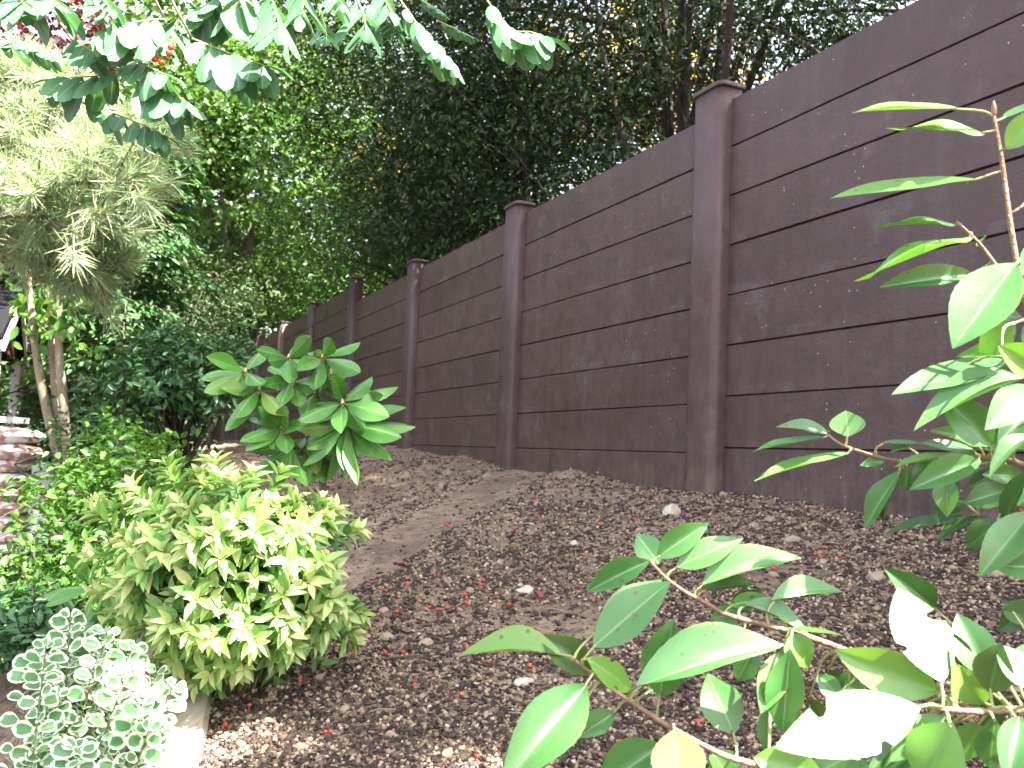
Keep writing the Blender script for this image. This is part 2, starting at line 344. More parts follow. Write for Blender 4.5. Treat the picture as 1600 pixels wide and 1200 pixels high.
def fence_mat():
    mt, t = new_mat("brown_recycled_plastic")
    p = pos_(t); rnd = nd(t, "ObjectInfo").outputs["Random"]
    c0 = ramp(t, rnd, [(0.0, (0.053, 0.0275, 0.028)), (0.5, (0.067, 0.0352, 0.0335)), (1.0, (0.081, 0.045, 0.044))])
    n1 = noise(t, p, 3.0, 5, 0.6); n2 = noise(t, mapv(t, p, (1, 1, 1), (5, 2, 1)), 14, 5, 0.7)
    c = mix(t, ramp(t, n1, [(0.38, (0, 0, 0)), (0.72, (0.75, 0.75, 0.75))]), c0, (0.096, 0.059, 0.057))
    c = mix(t, ramp(t, n2, [(0.40, (0.6, 0.6, 0.6)), (0.56, (0, 0, 0))]), c, (0.045, 0.027, 0.025))
    # pale scuffs
    n3 = noise(t, mapv(t, p, (1, 1, 1), (1, 7, 3)), 5.5, 6, 0.75)
    c = mix(t, ramp(t, n3, [(0.57, (0, 0, 0)), (0.76, (0.5, 0.5, 0.5))]), c, (0.15, 0.13, 0.135))
    # bluish scuffed bands along the lower board edges
    oc = nd(t, "SeparateXYZ"); lk(t, nd(t, "TexCoord").outputs["Object"], oc.inputs[0])
    be = math_(t, 'MULTIPLY', math_(t, 'LESS_THAN', oc.outputs[2], -0.065), math_(t, 'GREATER_THAN', oc.outputs[2], -0.2))
    c = mix(t, math_(t, 'MULTIPLY', be, ramp(t, noise(t, mapv(t, p, (1, 1, 1), (4, 4, 8)), 3.2, 5, 0.7), [(0.54, (0, 0, 0)), (0.78, (0.5, 0.5, 0.5))])), c, (0.15, 0.135, 0.155))
    # rain streaks
    rs = noise(t, mapv(t, p, (1, 1, 0.05), (9, 3, 2)), 16, 4, 0.6)
    c = mix(t, ramp(t, rs, [(0.50, (0, 0, 0)), (0.74, (0.2, 0.2, 0.2))]), c, (0.12, 0.098, 0.096))
    # white specks
    vo = nd(t, "TexVoronoi"); vo.inputs["Scale"].default_value = 26; lk(t, p, vo.inputs["Vector"])
    spk = math_(t, 'MULTIPLY', math_(t, 'LESS_THAN', vo.outputs["Distance"], 0.075), math_(t, 'GREATER_THAN', noise(t, vo.outputs["Position"], 3.1, 0), 0.56))
    c = mix(t, math_(t, 'MULTIPLY', spk, 0.8), c, (0.42, 0.39, 0.36))
    # soil splash near the ground: vertical dusty streaks
    sz = nd(t, "SeparateXYZ"); lk(t, p, sz.inputs[0])
    low = ramp(t, math_(t, 'SUBTRACT', sz.outputs[2], 0.78), [(0.0, (1, 1, 1)), (0.34, (0, 0, 0))])
    stq = noise(t, mapv(t, p, (1, 1, 0.10)), 42, 4, 0.65)
    c = mix(t, math_(t, 'MULTIPLY', low, ramp(t, math_(t, 'MULTIPLY', math_(t, 'ADD', stq, noise(t, p, 7, 3)), .5), [(0.46, (0, 0, 0)), (0.72, (0.6, 0.6, 0.6))])), c, (0.20, 0.155, 0.125))
    hb = math_(t, 'ADD', noise(t, p, 60, 4, 0.6), math_(t, 'MULTIPLY', n2, 0.6))
    rr = ramp(t, n2, [(0.3, (0.42, 0.42, 0.42)), (0.7, (0.62, 0.62, 0.62))])
    out(t, principled(t, c, rr, 0.45, bump(t, hb, 0.34, 0.006)).outputs[0]); return mt
M['fence'] = fence_mat()
def edging_mat():
    mt, t = new_mat("weathered_pale_timber")
    p = pos_(t); n1 = noise(t, mapv(t, p, (6, 1, 6)), 6, 5, 0.65)
    c = ramp(t, n1, [(0.3, (0.30, 0.20, 0.13)), (0.55, (0.52, 0.43, 0.34)), (0.75, (0.64, 0.57, 0.48))])
    out(t, principled(t, c, 0.85, 0.25, bump(t, n1, 0.6, 0.01)).outputs[0]); return mt
M['edging'] = edging_mat()
def bag_mat():
    mt, t = new_mat("printed_plastic_sack")
    tc = nd(t, "TexCoord").outputs["Generated"]; r = nd(t, "ObjectInfo").outputs["Random"]
    sx = nd(t, "SeparateXYZ"); lk(t, tc, sx.inputs[0])
    cv = nd(t, "CombineXYZ"); lk(t, sx.outputs[0], cv.inputs[0]); lk(t, math_(t, 'MULTIPLY', r, 9.0), cv.inputs[2]); lk(t, sx.outputs[2], cv.inputs[1])
    b = noise(t, mapv(t, cv.outputs[0], (3.2, 1.3, 1)), 1.6, 1)
    band = ramp(t, b, [(0.44, (0.74, 0.72, 0.71)), (0.50, (0.34, 0.17, 0.13)), (0.58, (0.42, 0.24, 0.19)), (0.62, (0.76, 0.74, 0.72))])
    n1 = noise(t, pos_(t), 18, 4)
    out(t, principled(t, band, 0.35, 0.5, bump(t, n1, 0.5, 0.03)).outputs[0]); return mt
M['bag'] = bag_mat()

# ------------------------------------------------------------------ terrain
BND = [(-3.0, -0.42), (0.0, -0.36), (1.0, -0.43), (1.39, -0.52), (1.78, -0.645), (2.6, -0.98), (4.0, -1.6), (6.3, -2.6), (10, -4.3), (16, -7.2)]
def xb(y):
    return float(np.interp(y, [b[0] for b in BND], [b[1] for b in BND]))
def xf(y): return (WD - y * math.sin(WA)) / math.cos(WA)
from mathutils import noise as mnoise
def bed_h(x, y, fine=True):
    t, u = wall_tu(x, y)
    b = -0.125 + (0.033 * min(t, 5.0) if t > 0 else 0.024 * max(t, -1.8))
    s = min(max(u, 0.0), 2.6)
    h = b - 0.155 * s
    if fine:
        h += 0.030 * mnoise.noise(Vector((x * 1.6, y * 1.6, 0.3))) + 0.013 * mnoise.noise(Vector((x * 6, y * 6, 1.3)))
        # shallow trodden hollow running down from the fence
        ax, ay, bx, by = -0.02, 4.7, -0.55, 2.5
        q = ((x - ax) * (bx - ax) + (y - ay) * (by - ay)) / ((bx - ax) ** 2 + (by - ay) ** 2)
        px_, py_ = ax + q * (bx - ax), ay + q * (by - ay); dd = math.hypot(x - px_, y - py_)
        if -0.6 < q < 1.25:
            k = min(1, (q + .6) / .5) * min(1, (1.25 - q) / .3)
            sd = (x - px_); sg = dd if sd > 0 else -dd
            uu = min(1, max(0, (u - .15) / .7)); h += k * (0.045 * uu * math.exp(-((sg - .38) / .26) ** 2) - 0.035 * math.exp(-(sg / 0.2) ** 2) - min(.16, .16 * max(0, -sg - .1)))
    return h
def ground_z(x, y):
    return CZ + bed_h(x, y) if x > xb(y) and wall_tu(x, y)[1] > -0.4 else 0.0
def gpt(px, py, lo=0.6, hi=14):
    d = lo
    while d < hi:
        p = pix(px, py, d)
        if p.z <= ground_z(p.x, p.y): break
        d *= 1.01
    a, b = d / 1.01, d
    for _ in range(18):
        mdd = (a + b) / 2; p = pix(px, py, mdd)
        if p.z <= ground_z(p.x, p.y): b = mdd
        else: a = mdd
    p = pix(px, py, b); return Vector((p.x, p.y, ground_z(p.x, p.y)))

# lower garden: one sheet to the horizon
gb = MB(); R_ = 260; g0 = []
xs = [-R_, -60, -25, -14] + [-10 + i * 0.5 for i in range(41)] + [14, 25, 60, R_]
for yy in [-R_, -60, -20, -8] + [-4 + i * 0.5 for i in range(49)] + [24, 32, 60, R_]:
    for xx in xs:
        near = abs(xx) < 12 and -5 < yy < 22
        g0.append((xx, yy, (0.035 * mnoise.noise(Vector((xx * .9, yy * .9, 4))) - 0.04) if near else -0.04))
nx = len(xs); ny = len(g0) // nx
gb.add(g0, [(j * nx + i, j * nx + i + 1, (j + 1) * nx + i + 1, (j + 1) * nx + i) for j in range(ny - 1) for i in range(nx - 1)])
tag(gb.build('ground', M['ground']), "dark brown soil of the lower garden", None, None, 'structure')

def build_bed():
    ys = [-2.5]
    while ys[-1] < 16: ys.append(ys[-1] + (0.3 if ys[-1] < 0.6 else 0.02 if ys[-1] < 3.2 else 0.03 if ys[-1] < 5.5 else 0.12))
    V = []; nb = 5; nc = 130
    for y in ys:
        x0, x1 = xb(y), xf(y) + 0.25
        bw = 0.0 if y < 1.8 else min(1, (y - 1.8) / 0.8) * 0.75
        hb = CZ + bed_h(x0, y)
        for i in range(nb):
            q = i / nb; V.append((x0 - bw * (1 - q), y, -0.08 + (hb + 0.06) * (q ** 0.8) + (0.02 if y > 1.8 else 0) * mnoise.noise(Vector((x0 * 5, y * 5, q * 4)))))
        for i in range(nc):
            x = x0 + (x1 - x0) * i / (nc - 1); V.append((x, y, CZ + bed_h(x, y)))
    n = nb + nc
    Q = [(j * n + i, j * n + i + 1, (j + 1) * n + i + 1, (j + 1) * n + i) for j in range(len(ys) - 1) for i in range(n - 1)]
    me = np_mesh('soil_bed', V, Q, True)
    return obj('soil_bed', me, None, None, M['soil'])
tag(build_bed(), "sloping soil bed below the brown fence", None, None, 'structure')

# ------------------------------------------------------------------ the fence
BH = 0.2087
fence = empty('panel_fence', wall(0, 0, -0.2), "long dark brown board fence with capped posts along the soil bed", "fence")
def board_mesh(L, H):
    c, th = 0.007, 0.045
    prof = [(-H/2-.004, -th/2), (H/2-.008, -th/2), (H/2-.008, .002), (H/2-0.0012, .002), (H/2-0.0012, th/2-c), (H/2-c*0.9, th/2), (-H/2+c*0.5, th/2), (-H/2+0.0012, th/2-c), (-H/2+.0012, -.001), (-H/2-.004, -.001)]   # (z, u)
    nseg = 6; V = []; Fc = []
    for s in range(nseg + 1):
        y = -L/2 + L * s / nseg
        for z, u in prof: V.append((u + (0.0015 * math.sin(s * 2.1) if u > .01 else 0), y, z))
    k = len(prof)
    for s in range(nseg):
        for j in range(k): Fc.append((s*k+j, s*k+(j+1) % k, (s+1)*k+(j+1) % k, (s+1)*k+j))
    Fc.append(tuple(range(k))); Fc.append(tuple(nseg*k+j for j in reversed(range(k))))
    b = MB(); b.add(V, Fc); return b.mesh('board', False)
bmesh_board = board_mesh(1.94, BH)
Rw = Matrix(((-WN.x, WDIR.x, 0), (-WN.y, WDIR.y, 0), (0, 0, 1))).to_4x4()     # local x = out of the fence, y = along it
def topof(k): return 1.525 if k < 0 else 1.50 if k < 3 else 1.69 if k < 6 else 1.80
POST_T = 0.125
for k in range(-2, 10):
    top = topof(k); nB = 9 if top < 1.6 else 10
    for j in range(nB):
        h = top - BH * (j + 0.5)
        p = wall(POST_T + 1.0 + 2 * k, random.uniform(-0.002, 0.002) - 0.0225, h)
        obj('board', bmesh_board, fence, Matrix.Translation(p) @ Rw @ Matrix.Rotation(random.uniform(-.0012, .0012), 4, 'X'), M['fence'])
def post_mesh(H):
    hw, d, r = 0.098, 0.062, 0.034; prof = [(-0.05, -hw), (0.0, -hw)]
    for i in range(5):
        a = math.pi/2 * i / 4; prof.append((d - r + r * math.sin(a), -hw + r - r * math.cos(a)))
    for i in range(5):
        a = math.pi/2 * i / 4; prof.append((d - r + r * math.cos(a), hw - r + r * math.sin(a)))
    prof += [(0.0, hw), (-0.05, hw)]
    b = MB(); k = len(prof)
    zs = [0, H * .3, H * .6, H]
    b.add([(x, y, z) for z in zs for x, y in prof], [(i*k+j, i*k+(j+1) % k, (i+1)*k+(j+1) % k, (i+1)*k+j) for i in range(3) for j in range(k)] + [tuple(3*k+j for j in range(k))])
    return b.mesh('post'), prof
def cap_mesh():
    _, prof = post_mesh(1.0); b = MB(); k = len(prof)
    cx = 0.0
    rows = [(0.0, 1.12), (0.005, 1.15), (0.016, 1.15), (0.021, 1.08)]
    V = [((x - cx) * s, y * s, z) for z, s in rows for x, y in prof]
    b.add(V, [(i*k+j, i*k+(j+1) % k, (i+1)*k+(j+1) % k, (i+1)*k+j) for i in range(3) for j in range(k)] + [tuple(3*k+j for j in range(k)), tuple(reversed(range(k)))])
    return b.mesh('cap', False)
PM = {}; capm = cap_mesh()
for k in range(-2, 11):
    top = max(topof(k), topof(k - 1)) + 0.045
    if top not in PM: PM[top] = post_mesh(top + 0.45)[0]
    base = wall(POST_T + 2 * k, 0.0, -0.45); Mx = Matrix.Translation(base) @ Rw
    po = obj('post', PM[top], fence, Mx, M['fence'])
    obj('cap', capm, po, Matrix.Translation(base + Vector((0, 0, top + 0.4505))) @ Rw, M['fence'])

# pale timber edge of the bed
ed = empty('timber_edging', (-0.55, 1.0, 0), "weathered pale timber edging holding the soil at the lower left corner", "edging")
for i, (ya, yb_, dz) in enumerate([(0.45, 1.18, -0.012), (1.185, 1.80, 0.0)]):
    b = MB()
    xa, xb2 = xb(ya), xb(yb_)
    za = CZ + bed_h(xa + .05, ya) + 0.015 + dz; zb = CZ + bed_h(xb2 + .05, yb_) + 0.015 + dz
    n = 8; V = []; Fc = []
    for s in range(n + 1):
        q = s / n; y = ya + (yb_ - ya) * q; x = xa + (xb2 - xa) * q; z = za + (zb - za) * q + random.uniform(-.004, .004)
        prf = [(-0.035, -0.1), (-0.037, z - 0.012), (-0.027, z), (0.085, z + random.uniform(-.003, .003)), (0.095, z - 0.012), (0.095, -0.1)]
        V += [(x + a + random.uniform(-.0025, .0025), y, c) for a, c in prf]
    for s in range(n):
        for j in range(5): Fc.append((s*6+j, s*6+j+1, (s+1)*6+j+1, (s+1)*6+j))
    Fc += [tuple(range(6)), tuple(n*6+j for j in reversed(range(6)))]
    b.add(V, Fc); b.build('sleeper', M['edging'], ed, False)

# ------------------------------------------------------------------ mulch, gravel, stones, berries
def rock_template(seed, k=1.0):
    r = np.random.default_rng(seed)
    base = np.array([(0,0,1),(1,0,0.1),(0.3,0.95,0),(-0.8,0.6,0.1),(-0.8,-0.6,-.05),(0.3,-0.95,0.1),(0,0,-1)], float)
    base = base * r.uniform(0.7, 1.25, size=(7, 1)) * 0.5
    tri = [(0,1,2),(0,2,3),(0,3,4),(0,4,5),(0,5,1),(6,2,1),(6,3,2),(6,4,3),(6,5,4),(6,1,5)]
    return base, tri
def sample_bed(n):
    P = []
    while len(P) < n:
        y = 0.85 * (8.5 / 0.85) ** (random.random() ** 1.15)
        x = random.uniform(max(xb(y), -0.62 * y), min(xf(y), 0.62 * y))
        q = Vector((x, y, CZ + bed_h(x, y, False))) - CAM; d = q.dot(_fw)
        if random.random() > (min(xf(y), .62 * y) - max(xb(y), -.62 * y)) / (.9 * y) : continue
        if 600 - F * q.dot(_up) / d > 1240: continue
        P.append((x, y))
    return P
def in_bare(x, y):                              # trodden bare soil: fewer chips
    ax, ay, bx, by = -0.02, 4.7, -0.60, 2.5
    q = ((x - ax) * (bx - ax) + (y - ay) * (by - ay)) / ((bx - ax) ** 2 + (by - ay) ** 2)
    xx = ax + q * (bx - ax); side = x - xx
    wob = 0.10 * mnoise.noise(Vector((x * 3, y * 3, 7)))
    if side < -0.22 + wob: return 0.5           # fine dark earth beyond the hollow
    if abs(side) < 0.17 + wob: return 0.07
    pz = mnoise.noise(Vector((x * 2.2, y * 2.2, 12)))
    return 0.30 if pz > 0.38 else 1.0
def chips(name, n, smin, smax, flat, seed, mat, label, cat, power=2.2, sink=0.25):
    rng = np.random.default_rng(seed); pts = [(x, y) for x, y in sample_bed(n) if random.random() < in_bare(x, y)]
    nn = len(pts)
    pos = np.array([(x, y, CZ + bed_h(x, y)) for x, y in pts])
    dist = np.linalg.norm(pos[:, :2], axis=1)
    s = smin + (smax - smin) * rng.random(nn) ** power
    s = s * np.clip(0.75 + dist * 0.16, 0.85, 1.7)
    X, Y, Z = frames(nn, 1.0, 0.55, 0.0, rng)
    asp = rng.uniform(0.35, 0.9, nn)[:, None] if flat < 0.5 else rng.uniform(0.65, 1.0, nn)[:, None]
    pos[:, 2] += s * flat * (0.5 - sink)
    V = []
    tv, tq = rock_template(seed)
    me = scatter_mesh(name, tv, tq, pos, X * s[:, None] * asp, Y * s[:, None], Z * s[:, None] * flat)
    o = obj(name, me, None, None, mat); tag(o, label, cat, None, 'stuff'); return o
chips('bark_mulch', 60000, 0.005, 0.026, 0.34, 3, M['mulch'], "dark brown bark chips spread over the soil bed", "mulch", 2.0)
chips('gravel', 42000, 0.003, 0.0145, 0.75, 5, M['gravel'], "small tan stones mixed through the mulch", "gravel", 3.0)

def stone_mesh(seed):
    r = np.random.default_rng(seed)
    import bmesh
    bm = bmesh.new(); bmesh.ops.create_icosphere(bm, subdivisions=2, radius=0.5)
    o1 = Vector(r.uniform(0, 50, 3))
    for v in bm.verts:
        f = 1 + 0.45 * mnoise.noise(v.co * 1.9 + o1) + 0.16 * mnoise.noise(v.co * 5 + o1)
        v.co *= f
        for ax in (Vector((1, .3, .5)).normalized(), Vector((-.5, .8, .4)).normalized(), Vector((.1, -.9, .6)).normalized(), Vector((-.6, -.4, .7)).normalized()):
            dd = v.co.dot(ax)
            if dd > 0.36: v.co -= ax * (dd - 0.36) * 0.8
    me = bpy.data.meshes.new('stone'); bm.to_mesh(me); bm.free(); return me
SM = [stone_mesh(i) for i in range(6)]
SMW = [stone_mesh(20 + i) for i in range(3)]
def put_stone(px, py, wpx, meshes, mat, label, group=None, flat=0.7):
    p = gpt(px, py); d = (p - CAM).dot(_fw); s = wpx * d / F
    me = random.choice(meshes)
    o = obj('stone', me, None, Matrix.Translation(p + Vector((0, 0, s * 0.08))) @ Matrix.Rotation(random.uniform(0, 6.28), 4, 'Z') @ Matrix.Rotation(random.uniform(-.3, .3), 4, 'X') @ Matrix.Diagonal((s, s * random.uniform(.65, .95), s * flat, 1)), mat)
    tag(o, label, 'stone', group)
put_stone(1050, 803, 30, SMW, M['stone_white'], "pale chunky stone standing up near the foot of the nearest whole post", None, 0.95)
put_stone(820, 1068, 36, SMW, M['stone_white'], "flat whitish stone left of the arching glossy branch at bottom centre", None, 0.4)
put_stone(897, 851, 16, SMW, M['stone_white'], "small white stone in the mulch left of the upper arching branch")
put_stone(820, 925, 30, SMW, M['stone_white'], "long pale stone in the middle of the soil bed", None, 0.5)
put_stone(1240, 846, 30, SM, M['stone'], "broad tan stone between the arching branch tip and the fence foot", None, 0.5)
for x, y, wd in [(1203,815,22),(1178,823,20),(1257,823,18),(1288,880,20),(1208,900,20),(1370,905,34),(605,998,26),(665,1008,28),(700,742,22),(760,745,16),(690,760,14),(840,790,16),(600,955,18),(735,925,18),(560,985,16),
                 (1040,770,16),(1130,775,18),(1480,830,22),(1540,850,20),(1440,842,16),(880,1005,20),(1000,830,16),(940,820,14),(970,860,14),(780,880,14),(620,880,14),(500,1060,22),(540,1110,24),(420,1130,24),(470,1170,26),(610,1150,22),(700,1180,26),(390,1180,20),(340,1120,18),(760,1120,20),(660,1090,18),
                 (1130,850,18),(1340,860,18),(1560,900,24),(1490,890,18)]:
    put_stone(x, y, wd, SM, M['stone'], "small tan stone lying loose in the mulch", "loose stones in the soil bed", 0.65)

bb = MB(); nseg = 8
V = []; Fc = []
for i in range(6):
    th = math.pi * i / 5
    for j in range(nseg): V.append((0.5 * math.sin(th) * math.cos(2*math.pi*j/nseg), 0.5 * math.sin(th) * math.sin(2*math.pi*j/nseg), 0.5 * math.cos(th) * 0.92))
for i in range(5):
    for j in range(nseg): Fc.append((i*nseg+j, (i+1)*nseg+j, (i+1)*nseg+(j+1) % nseg, i*nseg+(j+1) % nseg))
bb.add(V, Fc); bmesh_berry = bb.mesh('berry')
bmesh_berry.materials.append(M['berry']); bm_o = bmesh_berry.copy(); bm_o.materials.clear(); bm_o.materials.append(M['berry_o'])
def cc(lst, ox, oy, s): return [(ox + a / s, oy + b / s) for a, b in lst]
BER = cc([(895,210),(900,290),(810,345),(1165,325),(1315,310),(225,545),(355,572),(262,598),(328,628),(665,575),(605,622),(612,655),(708,635),(785,660),(455,672),(490,682),(530,675),(320,692),(180,690),(160,697),(90,662),(612,845),(703,905),(590,1040),(272,865),(345,862),(140,868),(1575,1155),(1380,1005)], 500, 700, 2.667)
BER += cc([(465,610),(412,650),(555,660),(625,735),(735,570)], 1160, 690, 3.636)
BER += cc([(150,360),(280,455),(60,870),(135,1160),(845,625),(750,625),(940,835),(1155,1000),(640,235),(1240,75)], 700, 795, 2.963)
BER += cc([(1280,597),(1350,625),(1125,885),(1155,890),(865,1050),(1220,1075),(1240,1075),(725,970),(935,975),(1215,735),(845,1050)], 0, 700, 2.4)
for i in range(8): BER.append((random.uniform(560, 1300), random.uniform(840, 1180)))
for i, (x, y) in enumerate(BER):
    p = gpt(x, y); s = random.uniform(0.0075, 0.0105) * (1.0 + 0.12 * max(0, p.y - 1.5))
    o = obj('rowan_berry', bm_o if i % 5 == 3 else bmesh_berry, None, Matrix.Translation(p + Vector((0, 0, s * 0.55))) @ Matrix.Rotation(random.uniform(0, 3), 4, 'X') @ Matrix.Scale(s, 4))
    tag(o, "small orange-red rowan berry fallen on the mulch", "berry", "fallen rowan berries on the soil bed")

# ------------------------------------------------------------------ leaves
def prof_fn(kind):
    if kind == 'ell':  return lambda v: (math.sin(math.pi * v ** 0.90)) ** 0.92 if 0 < v < 1 else 0
    if kind == 'obl':  return lambda v: (math.sin(math.pi * v ** 1.18)) ** 0.85 if 0 < v < 1 else 0
    if kind == 'lance': return lambda v: (math.sin(math.pi * v ** 0.8)) ** 1.05 if 0 < v < 1 else 0
    if kind == 'obov': return lambda v: (math.sin(math.pi * v ** 1.3)) ** 0.6 if 0 < v < 1 else 0
    if kind == 'oblong': return lambda v: (math.sin(math.pi * v)) ** 0.5 if 0 < v < 1 else 0
def leaf_geo(kind='ell', n=12, m=4, fold=0.16, curl=0.12, wave=0.0, serr=0.0, bite=None, twist=0.0, seed=0):
    r = random.Random(seed); pf = prof_fn(kind); V = []; UV = []; Fc = []
    for i in range(n + 1):
        v = i / n; wv = 0.5 * max(pf(v), 0.03 if i == 0 else 0.0)
        for j in range(m + 1):
            u = -1 + 2 * j / m; e = wv
            if serr and j in (0, m) and 0 < i < n: e *= 1 + serr * (1 if i % 2 else -1)
            if bite:
                for (v0, v1, side, dep) in bite:
                    if v0 < v < v1 and u * side > 0: e *= 1 - dep * math.sin(math.pi * (v - v0) / (v1 - v0)) ** 0.5
            x = u * e; z = fold * abs(x) - curl * (v ** 2) + wave * math.sin(v * 9 + seed) * abs(u) * 0.5
            ca, sa = math.cos(twist * v), math.sin(twist * v)
            V.append((x * ca - z * sa, v, z * ca + x * sa)); UV.append((0.5 + u * 0.5, v))
    for i in range(n):
        for j in range(m):
            a = i * (m + 1) + j; Fc.append((a, a + 1, a + m + 2, a + m + 1))
    return V, Fc, UV
def leaf_mesh(name, mat, *a, **k):
    V, Fc, UV = leaf_geo(*a, **k)
    me = bpy.data.meshes.new(name); me.from_pydata(V, [], Fc); lay = me.uv_layers.new(name="UVMap")
    for l in me.loops: lay.data[l.index].uv = UV[l.vertex_index]
    me.polygons.foreach_set("use_smooth", [True] * len(me.polygons)); me.materials.append(mat); me.update(); return me
UP = Vector((0, 0, 1))
def leaf_matrix(B, T, wproj, ratio, tilt_sign=1, lean=0.0):
    """leaf from B to T that shows the width wproj to the eye; the rest of its true width turns its face upwards"""
    y = (T - B); L = y.length; y = y / L
    c = (CAM - B); c = (c - y * c.dot(y)).normalized(); e = y.cross(c)
    if e.z < 0: e = -e
    if abs(e.z) < 0.05 and tilt_sign < 0: e = -e
    W = max(ratio * L, wproj); ct = min(1.0, wproj / W); a = math.acos(ct) + (lean if ct > .6 else 0.0)
    n = (math.cos(a) * c + math.sin(a) * e * tilt_sign).normalized(); x = y.cross(n)
    Mx = Matrix.Identity(4)
    for i in range(3): Mx[i][0] = x[i] * W; Mx[i][1] = y[i] * L; Mx[i][2] = n[i] * L
    Mx.translation = B; return Mx
HALF = (SUN + (CAM - Vector((.3, .8, CZ - .2))).normalized()).normalized()
def leaf_toward(B, T, wproj, ratio, n):
    """leaf whose face is turned half-way between sun and eye, so that its gloss flashes"""
    y = (T - B); L = y.length; y = y / L; n = (n - y * n.dot(y)).normalized(); x = y.cross(n); W = max(ratio * L, wproj)
    Mx = Matrix.Identity(4)
    for i in range(3): Mx[i][0] = x[i] * W; Mx[i][1] = y[i] * L; Mx[i][2] = n[i] * L
    Mx.translation = B; return Mx
def curve3(a, b, sag=0.0, n=5, side=None):
    r = []
    for i in range(n + 1):
        q = i / n; p = a.lerp(b, q)
        p = p + (side or UP) * (4 * q * (1 - q) * sag); r.append(p)
    return r
def smooth_path(P, k=5):                      # Catmull-Rom
    P = [Vector(p) for p in P]; R = []
    for i in range(len(P) - 1):
        p0, p1, p2, p3 = P[max(i-1, 0)], P[i], P[i+1], P[min(i+2, len(P)-1)]
        for s in range(k):
            t = s / k
            R.append(0.5 * ((2*p1) + (p2-p0)*t + (2*p0-5*p1+4*p2-p3)*t*t + (3*p1-p0-3*p2+p3)*t**3))
    R.append(P[-1]); return R

# ---- the glossy shrubs at the right and bottom right
PH = {}
for key in ('photinia', 'photinia_young', 'photinia_dark'):
    PH[key] = [leaf_mesh('glossy_leaf', M[key], 'ell', 22, 6, fo, cu, wa, 0.012, None, tw, sd_) for fo, cu, wa, tw, sd_ in
               [(0.20, 0.10, 0.02, 0.1, 1), (0.28, 0.16, 0.03, -0.15, 2), (0.14, 0.06, 0.03, 0.2, 3), (0.34, 0.2, 0.02, 0.0, 4)]]
    PH[key + '_bit'] = [leaf_mesh('bitten_leaf', M[key], 'ell', 30, 8, 0.2, 0.1, 0.03, 0.012, [(0.58, 0.70, 1, 0.5), (0.30, 0.40, -1, 0.3)], 0.1, 5),
                        leaf_mesh('bitten_leaf', M[key], 'ell', 30, 8, 0.26, 0.16, 0.05, 0.012, [(0.35, 0.48, -1, 0.8), (0.78, 0.9, 1, 0.6)], -0.3, 6)]
    PH[key + '_flat'] = [leaf_mesh('flat_leaf', M[key], 'ell', 22, 6, .07, .03, .012, .012, None, .05, 7), leaf_mesh('flat_leaf', M[key], 'ell', 22, 6, .10, .05, .02, .012, None, -.06, 8)]
    PH[key + '_bitflat'] = [leaf_mesh('bitten_leaf', M[key], 'ell', 30, 8, .07, .03, .012, .012, [(0.58, 0.70, 1, 0.5), (0.30, 0.40, -1, 0.3)], .05, 9)]
    PH[key + '_bitthin'] = [leaf_mesh('bitten_leaf', M[key], 'ell', 30, 8, .12, .05, .06, .012, [(0.35, 0.48, -1, 0.8), (0.78, 0.9, 1, 0.6)], -.3, 10)]
def px_branch(mb, pts, r0, r1, k=7):
    P3 = smooth_path([pix(*p) for p in pts], 5); mb.tube(P3, (r0, r1), k); return P3
def glossy_plant(name, label, base, branches, leaves, dflt, extra=None):
    root = empty(name, base, label, "shrub")
    stem = MB(); lines = []
    for pts, r0, r1 in branches:
        lines.append(px_branch(stem, pts, r0, r1))
    if extra: extra(stem)
    allp = [p for l in lines for p in l]
    for e in leaves:
        x0, y0, x1, y1, wpx = e[:5]; o = e[5] if len(e) > 5 else {}
        d = o.get('d', dflt + random.uniform(-.02, .02)); dt = o.get('dt', random.uniform(-.03, .03))
        B = pix(x0, y0, d); T = pix(x1, y1, d + dt)
        kind = o.get('m', 'photinia'); thin = wpx * d / F < .55 * o.get('r', .36) * (T - B).length
        if o.get('h') == 1: kind = kind.replace('_bit', '') + ('_bitflat' if kind.endswith('_bit') else '_flat')
        elif thin: kind = kind.replace('_bit', '') + ('_bitthin' if kind.endswith('_bit') else '_flat')
        me = random.choice(PH[kind])
        Mx = leaf_matrix(B, T, wpx * d / F, o.get('r', 0.36), o.get('s', 1), o.get('lean', 0.22))
        if 'h' in o:
            H_ = (SUN + (CAM - B).normalized()).normalized(); r_ = (pix(x1, y1, 1.0) - CAM).dot(H_); dt_ = (B - CAM).dot(H_) / r_ - d if abs(r_) > .1 else dt
            T = pix(x1, y1, d + max(-.09, min(.09, dt_))); HALF = H_
        if 'h' in o: Mx = leaf_toward(B, T, wpx * d / F, o.get('r', .4), HALF)
        lf = obj('leaf', me, root, Mx)
        # petiole to the nearest bit of stem
        best = min(allp, key=lambda q: (q - B).length)
        if 0.004 < (best - B).length < 0.16:
            y = (T - B).normalized(); L = (best - B).length
            c = [best, best.lerp(B, 0.45) - y * L * 0.12 + UP * L * 0.06, B + y * 0.004]
            pet = MB(); pet.tube(smooth_path(c, 4), (0.0017, 0.0011), 5); pet.build('petiole', M['petiole'], lf)
    stem.build('stem', M['twig_red'], root)
    return root
Y_ = {'m': 'photinia_young'}; K_ = {'m': 'photinia_dark'}
def yb_(**k): return dict(Y_, **k)
def dk_(**k): return dict(K_, **k)
dA = 0.92
